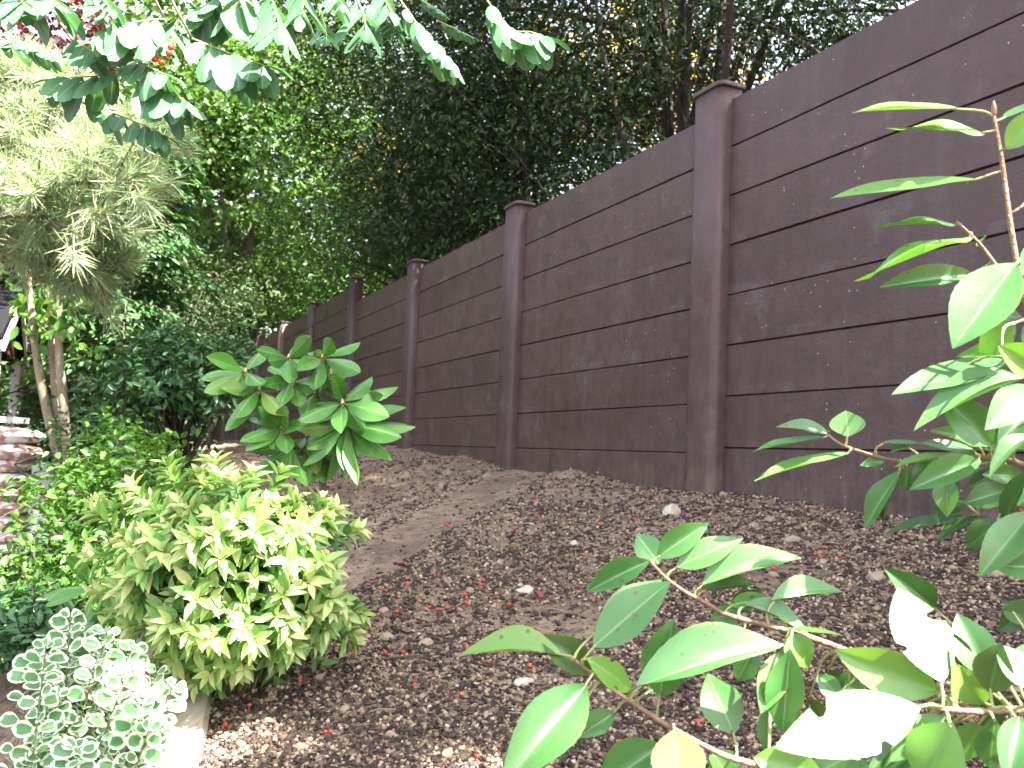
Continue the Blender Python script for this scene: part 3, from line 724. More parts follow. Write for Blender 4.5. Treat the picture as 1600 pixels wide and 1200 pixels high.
A_leaves = [
 (878,1023,717,1000,46,yb_(r=.34)), (924,1052,846,990,52,dk_(d=.95)), (927,1011,1046,905,72,{'d':.93}), (934,985,1034,902,56,yb_(d=.95)),
 (918,1028,994,1082,44,{'m':'photinia_young_bit','d':.91}), (915,1072,788,1218,84,{'d':.88,'h':2,'r':.44}), (906,1108,780,1192,56,{'d':.92}), (962,1113,902,1149,40,{}),
 (996,1074,1216,980,72,{'d':.90}), (1031,1088,1048,972,74,{'d':.95}), (1152,1064,1187,996,46,{'d':.95}), (1147,1147,1106,1052,66,{'d':.94}),
 (1054,1140,1064,1246,86,yb_(d=.88)), (1036,1164,926,1234,72,{'d':.93}), (1178,1184,1296,1218,62,yb_(d=.9)), (1110,1172,1150,1230,60,{'d':.91}), (1012,1082,1052,1058,34,dk_(d=.97)),
 (1016,876,911,922,42,{'d':1.0}), (1030,881,994,833,42,{'d':1.02}), (1027,871,1104,816,42,{'d':1.0}), (1056,886,1161,838,46,{'d':.99}), (1097,913,1246,852,50,{'d':.98}),
 (1099,922,1176,904,24,dk_(d=1.0)), (1140,946,1203,932,26,{'d':.98}), (1142,955,1188,922,30,dk_(d=1.0)), (1205,938,1318,909,38,{'d':.96}), (1160,944,1271,978,30,{'d':.97}), (1160,960,1110,965,34,{'d':.99}),
 (1233,985,1264,1046,46,yb_(d=.93)), (1235,982,1318,991,9,dk_(d=.93)), (1235,1014,1221,1152,58,{'d':.90}), (1231,1016,1188,1112,48,{'d':.93}), (1203,1096,1195,1184,24,{'d':.94}),
 (1312,1090,1277,1052,32,{'d':.95}), (1322,1062,1347,1100,34,{'d':.95}), (1290,1048,1322,1074,26,dk_(d=.97)), (1340,1050,1310,1078,26,dk_(d=.97)), (1262,1090,1284,1128,28,dk_(d=.97)),
]
A_br = [([(896,1030,.93),(936,1062,.92),(987,1097,.91),(1051,1138,.90),(1102,1166,.90),(1139,1183,.90),(1200,1200,.90),(1330,1240,.92),(1520,1290,.96)], .0017, .0042),
        ([(1015,876,1.0),(1041,903,.99),(1071,925,.985),(1105,943,.98),(1135,960,.97),(1190,975,.955),(1250,991,.94),(1313,1013,.94),(1400,1050,.94),(1500,1110,.95),(1560,1200,.96),(1600,1290,.98)], .0017, .0045)]
basR = gpt(1560, 1180); basR = Vector((0.62, 0.98, CZ + bed_h(0.62, 0.98)))
def stemA(mb):
    mb.tube(smooth_path([pix(1520,1290,.96), Vector((.56, .97, basR.z + .12)), basR - Vector((.03, 0, .06))], 5), (.0045, .008), 8)
    mb.tube(smooth_path([pix(1600,1290,.98), Vector((.6, .98, basR.z + .1)), basR - Vector((0, 0, .06))], 5), (.0045, .008), 8)
glossy_plant('laurel_shrub', "low glossy green shrub with two arching reddish branches across the bottom of the soil", basR, A_br, A_leaves, .94, stemA)

C_leaves = [
 (1472,1066,1405,914,90,{'m':'photinia_bit','d':.78,'r':.56,'h':1}), (1437,1105,1212,1166,88,{'m':'photinia_bit','d':.76,'r':.40,'h':1}), (1468,1081,1305,1018,74,yb_(d=.80,lean=-.1)),
 (1489,1130,1436,1236,96,yb_(d=.75,lean=.5,r=.5)), (1482,1122,1388,1184,56,{'d':.79}), (1536,1056,1500,957,64,{'d':.82}), (1503,1046,1474,984,46,dk_(d=.84)), (1536,1100,1500,1046,50,yb_(d=.81,lean=-.2)),
 (1546,1082,1562,1006,62,dk_(d=.79)), (1622,1082,1558,1003,60,{'d':.76,'h':1,'r':.6}), (1555,1122,1545,1206,46,{'d':.77}), (1592,1120,1578,1218,50,{'d':.75,'h':2,'r':.5}), (1490,1108,1488,1012,14,yb_(d=.78)),
 (1462,952,1394,893,46,dk_(d=.90)), (1622,940,1559,986,42,dk_(d=.88)), (1642,888,1547,882,42,{'d':.86}), (1500,1128,1440,1150,40,dk_(d=.84)), (1460,1150,1370,1210,44,{'d':.86}), (1410,1150,1360,1200,36,dk_(d=.88)),
 (1530,1128,1500,1190,44,yb_(d=.80)), (1585,1060,1640,1000,50,{'d':.82}), (1400,1130,1330,1190,40,dk_(d=.9)), (1590,1135,1640,1190,50,{'d':.78}), (1440,1120,1380,1150,30,dk_(d=.88)), (1575,1085,1530,1140,40,dk_(d=.84)),
 (1570,940,1612,980,36,dk_(d=.9)), (1330,1180,1260,1215,40,dk_(d=.92)), (1360,1190,1330,1240,50,{'d':.9}),
]
C_br = [([(1462,1106,.78),(1528,1112,.78),(1600,1109,.79),(1720,1125,.82),(1900,1190,.88)], .0022, .0045)]
glossy_plant('laurel_shrub', "glossy bush at the lower right corner with big bleached sunlit leaves", Vector((.74, .90, CZ + bed_h(.74, .9))), C_br, C_leaves, .80,
             lambda mb: mb.tube(smooth_path([pix(1900,1190,.88), Vector((.72, .9, CZ - .36)), Vector((.74, .9, CZ - .62))], 5), (.0045, .009), 8))

D_leaves = [
 (1495,170,1333,167,11,yb_(d=.90)), (1540,208,1386,194,26,{'m':'photinia_young_bit','d':.90}), (1573,233,1628,168,44,{'d':.88,'m':'photinia_young'}), (1566,186,1642,150,14,{'d':.90}), (1528,281,1298,303,13,yb_(d=.90)),
 (1496,350,1366,347,18,{'m':'photinia_young_bit','d':.92}), (1520,368,1332,431,34,{'m':'photinia_young_bit','d':.91}), (1529,386,1539,366,10,yb_(d=.92)), (1522,430,1378,441,28,{'d':.93,'h':2,'r':.24}), (1588,412,1487,536,94,{'d':.85,'lean':.42,'r':.55}),
 (1586,505,1529,552,48,yb_(d=.88)), (1582,555,1494,549,26,{'d':.89,'m':'photinia_young'}), (1560,540,1632,585,52,{'d':.86,'m':'photinia_young'}), (1580,563,1393,611,36,{'d':.92}), (1606,590,1424,643,48,{'d':.89}),
 (1482,584,1464,606,14,{'d':.94}), (1549,697,1474,614,60,{'d':.91}), (1612,605,1544,666,48,{'d':.87,'h':2,'r':.5}), (1530,696,1463,668,30,yb_(d=.95)), (1590,560,1520,580,34,dk_(d=.95)), (1600,500,1500,470,30,dk_(d=.95)),
 (1610,640,1560,690,40,{'d':.93}), (1600,540,1640,500,40,{'d':.9}), (1595,430,1650,380,50,{'d':.9}),
 (1294,678,1217,659,25,{'d':1.0}), (1290,684,1176,699,11,{'d':1.0}), (1325,682,1322,641,54,{'d':1.0,'r':.6}), (1328,709,1178,742,18,{'d':.99}), (1379,691,1442,692,8,{'d':.97}), (1525,705,1440,690,15,{'d':.95}),
 (1530,711,1397,721,13,yb_(d=.95)), (1386,718,1344,726,15,{'d':.99}), (1426,700,1386,703,13,dk_(d=1.0)), (1533,720,1423,758,46,{'d':.90,'lean':.3}), (1408,735,1345,824,30,{'d':.95}), (1411,746,1369,812,20,dk_(d=.98)),
 (1419,728,1414,768,24,{'d':.95}), (1466,714,1430,738,30,{'d':.97}), (1481,745,1477,806,38,{'d':.93}), (1470,780,1468,822,18,dk_(d=.97)), (1510,780,1481,801,24,dk_(d=.97)), (1510,808,1381,828,20,dk_(d=.96)), (1531,807,1461,841,19,dk_(d=.94)),
 (1577,765,1507,785,42,{'d':.92}), (1612,735,1557,822,30,dk_(d=.88)), (1612,800,1530,897,56,dk_(d=.87)), (1562,814,1509,857,46,dk_(d=.90)), (1612,680,1542,731,30,dk_(d=.88)), (1571,733,1504,761,18,dk_(d=.95)), (1560,700,1500,660,34,{'d':.97}),
 (1545,700,1520,650,34,{'d':.96}), (1600,745,1540,740,30,{'d':.93}), (1590,790,1640,740,44,{'d':.9}), (1530,730,1490,700,28,{'d':.98}), (1585,700,1640,660,46,{'d':.9}),
]
D_br = [([(1553,182,.90),(1565,250,.895),(1577,340,.89),(1590,420,.885),(1602,470,.885),(1622,540,.885),(1640,640,.89),(1655,760,.90),(1665,900,.92),(1680,1050,.95)], .0019, .0055),
        ([(1494,346,.92),(1530,380,.915),(1557,415,.905),(1590,455,.89),(1612,505,.885)], .0014, .0022),
        ([(1293,679,1.0),(1314,694,1.0),(1352,708,.99),(1394,719,.98),(1440,724,.97),(1500,718,.95),(1559,716,.94),(1600,727,.92),(1655,760,.90)], .0014, .0032),
        ([(1530,806,.94),(1565,790,.93),(1600,800,.92),(1664,850,.915)], .0014, .0022), ([(1560,716,.94),(1580,745,.93),(1600,780,.925),(1662,830,.91)], .0013, .0022),
        ([(1575,560,.9),(1600,545,.89),(1625,556,.886)], .0013, .002), ([(1585,505,.88),(1605,500,.883),(1616,516,.885)], .0013, .002), ([(1580,333,.9),(1597,322,.9),(1620,300,.91)], .0012, .0018)]
def stemD(mb):
    mb.tube(smooth_path([pix(1680,1050,.95), Vector((.70, 1.06, CZ - .38)), Vector((.71, 1.07, CZ - .66))], 5), (.0055, .011), 8)
    b0 = pix(1553, 182, .90); mb.tube([b0, b0 + Vector((-.0005, 0, .004)), b0 + Vector((0, 0, .011)), b0 + Vector((0, 0, .017))], [.0016, .0034, .0026, .0004], 6)
glossy_plant('laurel_shrub', "tall leafy glossy shrub rising along the right edge in front of the fence", Vector((.71, 1.07, CZ + bed_h(.71, 1.07))), D_br, D_leaves, .92, stemD)

# ---- rhododendrons
RHM = [leaf_mesh('rhododendron_leaf', M['rhodo'], 'obl', 14, 6, fo, cu, 0.01, 0, None, tw, s_) for fo, cu, tw, s_ in [(-.16, .10, .05, 1), (-.10, .18, -.1, 2), (.12, .08, .1, 3), (-.22, .24, .0, 4)]]
RHY = [leaf_mesh('rhododendron_leaf', M['rhodo_young'], 'obl', 14, 6, fo, cu, 0.01, 0, None, tw, s_) for fo, cu, tw, s_ in [(-.16, .10, .05, 5), (-.1, .2, -.1, 6)]]
def rhodo(name, label, base, whorls, stems, L0, dflt, sc, ox, oy):
    root = empty(name, base, label, "shrub"); st = MB()
    for pts, r0, r1 in stems: st.tube(smooth_path([pix(*p) for p in pts], 5) , (r0, r1), 7)
    for (cx, cy, dd, tips) in whorls:
        cx, cy = ox + cx / sc, oy + cy / sc; C = pix(cx, cy, dflt + dd)
        bud = MB(); bud.tube([C - Vector((0, 0, .010)), C, C + Vector((0, -.003, .007)), C + Vector((0, -.004, .012))], [.003, .0045, .0035, .0008], 7); bud.build('bud', M['bud'], root)
        for tp in tips:
            tx, ty = ox + tp[0] / sc, oy + tp[1] / sc; bk = tp[2] if len(tp) > 2 else 0.0
            d = dflt + dd + bk; B0 = pix(cx, cy, d); lp = math.hypot(tx - cx, ty - cy) * d / F
            L = max(lp, L0 * random.uniform(.9, 1.08)); dz = math.sqrt(max(0, L * L - lp * lp)); dz = min(dz, .8 * L0)
            sgn = -1 if (ty > cy or random.random() < .3) else 1
            T = pix(tx, ty, d + sgn * dz * 0.9); v = (T - B0); B = B0 + v * 0.07
            wp = 0.29 * v.length * random.uniform(.9, 1.08)
            foreshort = lp / L
            me = random.choice(RHY if random.random() < .07 else RHM)
            obj('leaf', me, root, leaf_matrix(B, T, wp * (0.78 + 0.22 * (1 - foreshort)), .34, 1, .05))
            st.tube([B0, B0.lerp(B, .6), B + v.normalized() * .004], (.0022, .0016), 5)
    st.build('stem', M['twig_brown'], root)
    return root
RW = [
 (1045,535,0,[(690,488),(935,350),(1228,338),(1322,572),(1020,722),(757,590),(1432,388,.04),(1370,470,.03),(1000,352,.07),(1245,318,.07),(880,640,.05),(1180,640,.06),(1290,420,.05)]),
 (1075,690,.02,[(1552,665,.03),(1402,692),(1400,902),(1480,542,.05),(742,902),(872,1042,.03),(1010,1028),(1178,1082),(760,690,.06),(1250,820,.05),(800,820,.05),(1100,950,.04)]),
 (628,715,-.03,[(362,748),(388,806),(478,598),(672,818),(640,575),(738,690,.02),(408,556,.03),(520,570,.05),(560,820,.03),(500,720,.05)]),
 (372,318,.03,[(118,198),(92,432),(88,330,.04),(498,118),(232,318),(342,212,.03),(470,370),(330,430,.06)]),
 (470,440,0,[(305,562),(214,652,.03),(612,345,.04),(458,296),(652,584),(250,400,.05)]),
 (672,225,.06,[(692,62),(764,84),(503,150),(558,226),(704,336),(800,260,.03)]),
 (908,222,.06,[(1168,78),(1108,252),(944,108),(992,116),(826,118),(738,282),(768,198),(832,364)]),
 (700,385,.04,[(536,246,.05),(520,395,.03),(604,504),(560,300,.06),(830,390,.03),(760,500,.04)]),
 (690,830,.04,[(402,1028),(526,1132),(806,1076),(430,858,.05),(700,1000),(840,800,.06)]),
 (860,460,.10,[(740,420,.02),(980,560,.04),(850,600,.03),(930,360,.06),(780,560)]),
 (960,330,.14,[(880,180,.03),(1080,300,.02),(1010,420),(860,400,.04),(1060,180,.05)]), (560,560,.12,[(420,480,.02),(470,640),(620,700,.03),(700,560,.04),(520,440,.05)]), (930,880,.12,[(820,1010),(1010,940,.03),(900,1060,.02),(760,860,.05),(1060,820,.04)]), (1180,560,.12,[(1300,480,.02),(1280,640,.03),(1120,440,.04),(1240,740,.03)]),
 (800,760,.12,[(700,640),(950,820),(650,900),(880,960),(760,980),(600,960)]),
]
RD = 2.15
rb = gpt(540, 955); rbx = pix(520, 800, RD + .03); rbase = Vector((rbx.x, rbx.y, ground_z(rbx.x, rbx.y)))
def rp(x, y, d=0): return (300 + x / 4.444, 510 + y / 4.444, RD + d)
RST = [([rp(950,1450,.05), rp(900,1000,.08), rp(930,780,.08), rp(1075,690,.02)], .011, .004), ([rp(930,800,.08), rp(1120,610,.06), rp(1045,535,0)], .005, .003),
       ([rp(900,1000,.08), rp(780,900,.07), rp(690,830,.04)], .006, .003), ([rp(780,900,.07), rp(700,800,.02), rp(628,715,-.03)], .005, .003), ([rp(920,900,.08), rp(820,620,.1), rp(700,450,.06), rp(672,225,.06)], .006, .0025),
       ([rp(860,700,.1), rp(870,460,.1), rp(870,350,.08), rp(908,222,.06)], .005, .0025), ([rp(740,520,.07), rp(600,470,.03), rp(470,440,0), rp(372,318,.03)], .005, .0025), ([rp(760,560,.08), rp(720,460,.06), rp(700,385,.04)], .004, .0025)]
rhodo('rhododendron', "large-leaved rhododendron with leaf whorls standing before the far fence posts", rbase, RW, RST, .165, RD, 4.444, 300, 510)
# its small neighbour left of the golden shrub (coordinates read at 2.4x from the lower left of the photograph)
R2 = [(355,525,0,[(143,500),(165,585),(335,380),(260,405),(300,690),(440,560),(320,430,.05),(360,610)]), (400,560,.02,[(300,720),(395,760),(375,700,.03),(330,640),(450,640,.05)]), (560,200,.25,[(590,165),(640,240),(520,240),(680,190)])]
d2 = 1.95; p2 = pix(390, 700 + 900 / 2.4, d2 + .05); p2 = pix(175, 1010, d2)
rhodo('rhododendron', "small rhododendron with drooping leaves poking out left of the golden shrub", Vector((p2.x, p2.y, ground_z(p2.x, p2.y))), R2,
      [([(215,1120,d2 + .1),(185,1000,d2 + .05),(165,940,d2 + .01),(148,919,d2)], .007, .003), ([(185,1000,d2 + .05),(167,933,d2 + .02)], .005, .003), ([(185,1000,d2+.1),(220,880,d2+.2),(233,783,d2+.25)], .005, .003)], .135, d2, 2.4, 0, 700)

# ---- shoot-built shrubs: golden shrub and variegated spindle
def mat_from(x, y, z, B):
    Mx = Matrix.Identity(4)
    for i in range(3): Mx[i][0] = x[i]; Mx[i][1] = y[i]; Mx[i][2] = z[i]
    Mx.translation = B; return Mx
def shoot_shrub(name, label, base, shoots, geo_list, pick, leafL, ratio, step, leafy, root_kw, stem_mat, stem_r=.0022, individual=300, tuft=0):
    root = empty(name, base, label, "shrub"); st = MB(); recs = []
    for tip, ctrl in shoots:
        P = smooth_path([base + Vector((random.uniform(-.03, .03), random.uniform(-.03, .03), -.03)), ctrl, tip], 7)
        st.tube(P, (stem_r, stem_r * .45), 5)
        Ltot = sum((P[i+1] - P[i]).length for i in range(len(P) - 1)); s = Ltot; node = 0
        while s > Ltot * (1 - leafy):
            q = s / Ltot * (len(P) - 1); i = min(int(q), len(P) - 2); p = P[i].lerp(P[i+1], q - i); ax = (P[i+1] - P[i]).normalized()
            ref = ax.orthogonal().normalized(); b2 = ax.cross(ref); an = node * 1.57 + hash((round(tip.x, 3), round(tip.z, 3))) % 7
            age = (Ltot - s) / Ltot
            cnt = 2 if node > 0 or not tuft else tuft
            for sd_ in range(cnt):
                a2 = an + 2 * math.pi * sd_ / cnt + random.uniform(-.25, .25); out_ = math.cos(a2) * ref + math.sin(a2) * b2
                op = 0.75 if node == 0 else random.uniform(.9, 1.5)
                dr = (ax * (.8 if tuft and ratio < .5 else .35) + out_ * op + UP * -.10).normalized()
                L = leafL * random.uniform(.75, 1.15) * (0.72 if node == 0 else 1.0)
                n_ = (ax * .55 + UP * .7 - out_ * .25 + Vector((0, -.25, 0)) if ratio < .5 else ax * .35 + UP * .25 + Vector((.15 + random.uniform(-.6, .6), -.9, random.uniform(-.3, .4)))) + ( Vector((random.uniform(-.3, .3), random.uniform(-.3, .3), 0))); n_ = (n_ - dr * n_.dot(dr)).normalized()
                recs.append((p + out_ * .002, dr, n_, L, pick(age, s), random.randrange(len(geo_list))))
            s -= step * random.uniform(.75, 1.2); node += 1
    # what shows largest from the front stays single leaves
    rank = sorted(recs, key=lambda r: (r[0] - CAM).length - 0.3 * max(0, r[2].dot((CAM - r[0]).normalized())) * 0.1)
    meshes = {}
    for k, r in enumerate(rank[:individual]):
        p, dr, n_, L, mk, gi = r
        if (mk, gi) not in meshes:
            V, Fc, UV = geo_list[gi]; me = bpy.data.meshes.new('leaf'); me.from_pydata(V, [], Fc); lay = me.uv_layers.new(name="UVMap")
            for l in me.loops: lay.data[l.index].uv = UV[l.vertex_index]
            me.polygons.foreach_set("use_smooth", [True] * len(me.polygons)); me.materials.append(M[mk]); meshes[(mk, gi)] = me
        x = dr.cross(n_); obj('leaf', meshes[(mk, gi)], root, mat_from(x * L * ratio, dr * L, n_ * L, p))
    rest = rank[individual:]
    for mk in sorted(set(r[4] for r in rest)):
        rr = [r for r in rest if r[4] == mk]; V, Fc, UV = geo_list[0]
        pos = np.array([r[0] for r in rr]); Y = np.array([r[1] * r[3] for r in rr]); Z = np.array([r[2] * r[3] for r in rr]); X = np.array([r[1].cross(r[2]) * r[3] * ratio for r in rr])
        me = scatter_mesh('inner_leaves', V, np.array(Fc), pos, X, Y, Z, True, UV)
        o = obj('inner_leaves', me, root, None, M[mk + '_i'] if mk + '_i' in M else M[mk]); o["kind"] = "stuff"
    st.build('stem', stem_mat, root); return root
for k, cols, rib in (('gold_i', [(0.38, 0.46, 0.18), (0.47, 0.52, 0.24), (0.33, 0.44, 0.16)], (0.5, 0.52, 0.2)), ('lime_i', [(0.20, 0.36, 0.10), (0.25, 0.41, 0.12), (0.16, 0.31, 0.08)], (0.34, 0.46, 0.16)), ('green_i', [(0.10, 0.24, 0.065), (0.125, 0.28, 0.075), (0.08, 0.20, 0.055)], (0.2, 0.36, 0.12))):
    M[k] = leaf_mat(k.replace('_i', '_inner_leaf'), cols, .45, .4, .3, (1.4, 1.4, .7), rib, .3, island=True)
M['varieg_i'] = leaf_mat("variegated_inner_leaf", [(0.07, 0.19, 0.07), (0.11, 0.24, 0.09), (0.06, 0.16, 0.06)], 0.4, 0.45, 0.2, (1.3, 1.4, 0.9), None, 0.0, ((0.66, 0.70, 0.56), 0.66), island=True)
LG = [leaf_geo('lance', 6, 2, .3, .10, 0, 0, None, 0, 1), leaf_geo('lance', 6, 2, .2, .22, 0, 0, None, .2, 2), leaf_geo('lance', 6, 2, .4, .05, 0, 0, None, -.2, 3)]
EG = [leaf_geo('obov', 7, 4, .25, .05, 0, 0, None, 0, 1), leaf_geo('obov', 7, 4, .4, -.08, 0, 0, None, .15, 2), leaf_geo('obov', 7, 4, .15, .14, 0, 0, None, -.15, 3)]
GD = 1.72
gbase = pix(375, 1075, GD); gbase = Vector((gbase.x, gbase.y, ground_z(gbase.x, gbase.y) if gbase.x > xb(gbase.y) else CZ - .5))
SIL = [(165,785),(180,835),(215,790),(290,740),(330,752),(372,755),(300,775),(240,800),(420,775),(455,760),(470,790),(500,790),(540,800),(555,815),(530,850),(555,890),(520,920),(500,950),(560,985),(545,960),(455,1040),(380,1070),(345,1080),(300,1070),(250,1030),(215,985),(190,960),(185,905),(165,845),(400,800),(450,830),(350,800),(500,765),(535,775),(560,790),(470,765),(565,1000),(520,1010)]
gsh = []
def gold_pt(px, py, front):
    cx, cy = 360, 915; an = math.atan2(py - cy, px - cx); k = 1 + .10 * math.sin(3 * an + 1) + .07 * math.sin(7 * an); px = cx - 20 + (px - cx) * k * .93; py = cy + (py - cy) * k * .96; r = min(1.0, math.hypot((px - cx) / 215, (py - cy) / 185))
    dep = GD - front * 0.30 * math.sqrt(max(0, 1 - r * r)); return pix(px, py, dep)
for (x, y) in SIL: gsh.append(gold_pt(x, y, 0.3))
while len(gsh) < 250:
    a = random.uniform(0, 6.28); r = math.sqrt(random.random()); x = 360 + 195 * r * math.cos(a); y = 915 + 165 * r * math.sin(a)
    if x < 260 and y > 990: continue
    if y > 1000 and random.random() < .3: continue
    gsh.append(gold_pt(x, y, random.choice([1, 1, .75, .3, -.7]) * random.uniform(.75, 1.15)))
for x, y in [(150,800),(205,760),(262,725),(335,720),(395,738),(440,735),(560,830),(565,960),(140,870),(150,930),(430,1085),(520,1055),(330,1105)]:
    gsh.append(pix(x, y, GD + random.uniform(-.12, .06)))
shoots = []
for tpt in gsh:
    c = gbase.lerp(tpt, .5) + Vector((0, 0, .05)) + Vector((random.uniform(-.03, .03), random.uniform(-.03, .03), random.uniform(0, .05))); shoots.append((tpt, c))
def pick_gold(age, s):
    a = age + random.uniform(-.06, .06)
    hi = s
    return 'gold' if a < .045 and hi > .17 else 'lime' if a < .18 and hi > .12 else 'green'
shoot_shrub('golden_shrub', "rounded yellow-green shrub with pointed golden leaves in the left foreground", gbase, shoots, LG, pick_gold, .042, .36, .019, .56, {}, M['twig_green'], .0022, 300, 4)
gr = bpy.data.objects['golden_shrub']
for (x, y) in [(165,785),(180,835),(165,845),(290,740),(372,755),(540,800),(500,790)]:          # flower clusters
    fb = MB(); c = gold_pt(x, y, .3)
    for i in range(34):
        v = Vector((random.gauss(0, .011), random.gauss(0, .009), abs(random.gauss(0, .008)))); r = random.uniform(.0012, .0024)
        fb.tube([c + v - Vector((0, 0, r)), c + v, c + v + Vector((0, 0, r))], [r * .4, r, r * .4], 5)
    fb.build('flower_cluster', M['bud'], gr)
# trailing green shoot over the soil at its right foot
EDp = 1.40
ebase = Vector((-.70, 1.36, 0.0))
esh = []
ES = [(110,962),(72,1010),(55,1030),(130,990),(165,990),(185,1010),(205,1015),(90,1085),(75,1100),(75,1130),(60,1160),(72,1185),(110,1040),(150,1040),(245,1050),(272,1072),(255,1105),(238,1160),(200,1050),(230,1090),(45,1200),(90,1210),(120,1195),(180,1195)]
for (x, y) in ES: esh.append(pix(x, y, EDp + random.uniform(-.10, .08)))
for i in range(26):
    x = random.uniform(100, 236); y = random.uniform(1085, 1270)
    esh.append(pix(x, y, EDp + random.uniform(-.16, .1)))
shoots = [(p, ebase.lerp(p, .55) + Vector((random.uniform(-.02, .02), random.uniform(-.02, .02), -.02))) for p in esh]
shoot_shrub('variegated_spindle', "low shrub with round cream-edged leaves at the bottom left", ebase, shoots, EG, lambda a, s: 'varieg', .032, .74, .018, .40, {}, M['twig_green'], .002, 300, 4)

# ---- rowan branches overhead
RWM = [leaf_mesh('rowan_leaflet', M['rowan'], 'oblong', 12, 4, fo, cu, .01, .04, None, tw, s_) for fo, cu, tw, s_ in [(-.12, .12, .1, 1), (-.2, .22, -.1, 2), (.12, .15, .2, 3)]]
rroot = empty('rowan_tree', (-2.1, -.6, 0), "rowan tree with feathery sunlit leaves hanging in from the top left", "tree")
rstem = MB()
rstem.tube(smooth_path([(-2.1, -.6, -.1), (-2.05, -.5, 1.2), (-1.9, -.1, 2.2), (-1.6, .4, 3.0)], 5), (.07, .04), 10)
def rowan_leaf(pts, L, pairs, droop=.8, d=1.4):
    P = smooth_path([pix(p[0], p[1], p[2] if len(p) > 2 else d) for p in pts], 6)
    mb = MB(); mb.tube(P, (.0016, .0008), 5)
    lf = mb.build('leaf', M['petiole'], rroot)
    n = len(P); tot = n - 1
    def at(q):
        i = min(int(q * tot), tot - 1); return P[i].lerp(P[i+1], q * tot - i), (P[i+1] - P[i]).normalized()
    for k in range(pairs):
        q = .16 + .78 * k / max(1, pairs - 1); p, ax = at(q); sdv = ax.cross(UP); sdv = sdv.normalized() if sdv.length > .15 else Vector((1, 0, 0))
        for sg in (-1, 1):
            dv = (sdv * sg * random.uniform(.6, 1.0) + ax * .4 - UP * droop * random.uniform(.7, 1.2)).normalized()
            nn = (UP + sdv * sg * .55 - ax * .1 + (CAM - p).normalized() * .35 + Vector((random.uniform(-.25, .25), random.uniform(-.25, .25), 0))); nn = (nn - dv * nn.dot(dv)).normalized()
            l = L * 1.22 * random.uniform(.85, 1.1) * (.75 + .5 * math.sin(math.pi * q)); x = dv.cross(nn)
            obj('leaflet', random.choice(RWM), lf, mat_from(x * l * .48, dv * l, nn * l, p))
    p, ax = at(.995); nn = UP + Vector((0, -.3, 0)); nn = (nn - ax * nn.dot(ax)).normalized()
    obj('leaflet', random.choice(RWM), lf, mat_from(ax.cross(nn) * L * .4, ax * L, nn * L, p))
ROW = [([(752,-14),(776,22),(800,47),(830,50),(852,58)], .046, 7, .9), ([(620,-8),(655,42),(680,70),(708,100)], .036, 8, .7), ([(556,-5,1.45),(568,22,1.4),(572,48,1.33)], .045, 5, .8), ([(505,-20,1.4),(525,-5,1.38),(535,6,1.34)], .03, 5, .7),
       ([(420,-14,1.5),(430,15,1.44),(438,44,1.33)], .055, 6, .85), ([(300,60,1.42),(335,74,1.4),(372,88,1.39),(418,104,1.38)], .052, 7, 1.0), ([(215,128,1.42),(250,138,1.4),(290,158,1.38)], .05, 6, 1.0), ([(192,108,1.4),(154,118,1.4),(116,121,1.4),(86,124,1.4)], .045, 5, .9),
       ([(258,30,1.42),(225,32,1.38),(190,40,1.36),(166,48,1.35)], .052, 6, 1.1), ([(20,-20,1.42),(32,0,1.36),(44,10,1.32)], .045, 6, .8), ([(155,-16,1.4),(165,2,1.37),(172,14,1.34)], .036, 5, .7), ([(128,160,1.45),(180,178,1.44),(225,196,1.42),(256,212,1.42)], .036, 7, .9),
       ([(10,50,1.8),(45,72,1.8),(84,92,1.8)], .03, 8, .3), ([(655,-2,1.5),(675,10,1.5),(694,22,1.5)], .014, 6, .3), ([(684,32,1.5),(712,46,1.5),(738,58,1.5)], .015, 7, .2), ([(596,28,1.45),(612,40,1.42),(622,48,1.4)], .024, 5, .7), ([(345,-8,1.5),(325,14,1.5),(305,34,1.5)], .045, 5, .5),
       ([(505,30,1.6),(509,46,1.56),(510,60,1.5)], .03, 5, .6), ([(285,20,1.5),(270,45,1.45),(262,62,1.42)], .045, 5, .6), ([(0,60,1.5),(14,66,1.5),(24,70,1.48)], .03, 4, .5), ([(110,60,1.4),(130,72,1.38),(150,84,1.37)], .035, 5, .8), ([(210,92,1.42),(230,104,1.4),(262,118,1.38)], .045, 5, .9), ([(60,-14,1.4),(78,-2,1.36),(92,6,1.33)], .045, 5, .7), ([(395,-16,1.45),(372,4,1.42),(352,22,1.4)], .05, 5, .8), ([(470,-20,1.5),(474,0,1.46),(470,24,1.42)], .045, 5, .7), ([(590,-20,1.45),(602,0,1.42),(612,20,1.38)], .04, 6, .8)]
for a in ROW: rowan_leaf(*a)
Rp = lambda *a: pix(*a)
hub = Vector((-.9, 1.0, CZ + 1.15))
rstem.tube(smooth_path([(-1.9, -.1, 2.2), (-1.4, .5, 2.25), hub, pix(300, -60, 1.45), pix(430, -50, 1.5), pix(620, -30, 1.42), pix(752, -18, 1.4)], 5), (.024, .003), 7)
for tgt in [(80,0,1.42),(300,60,1.42),(258,30,1.42),(190,108,1.4),(420,-14,1.5),(155,-16,1.4),(20,-20,1.42)]:
    e = pix(*tgt); rstem.tube(smooth_path([hub, hub.lerp(e, .6) + Vector((0, 0, .05)), e], 5), (.006, .002), 6)
rstem.tube(smooth_path([pix(78,0,1.42), pix(105,52,1.41), pix(150,95,1.4), pix(190,108,1.4), pix(215,128,1.42)], 4), (.0028, .0018), 6)
rstem.build('branch', M['bark_pale'], rroot)
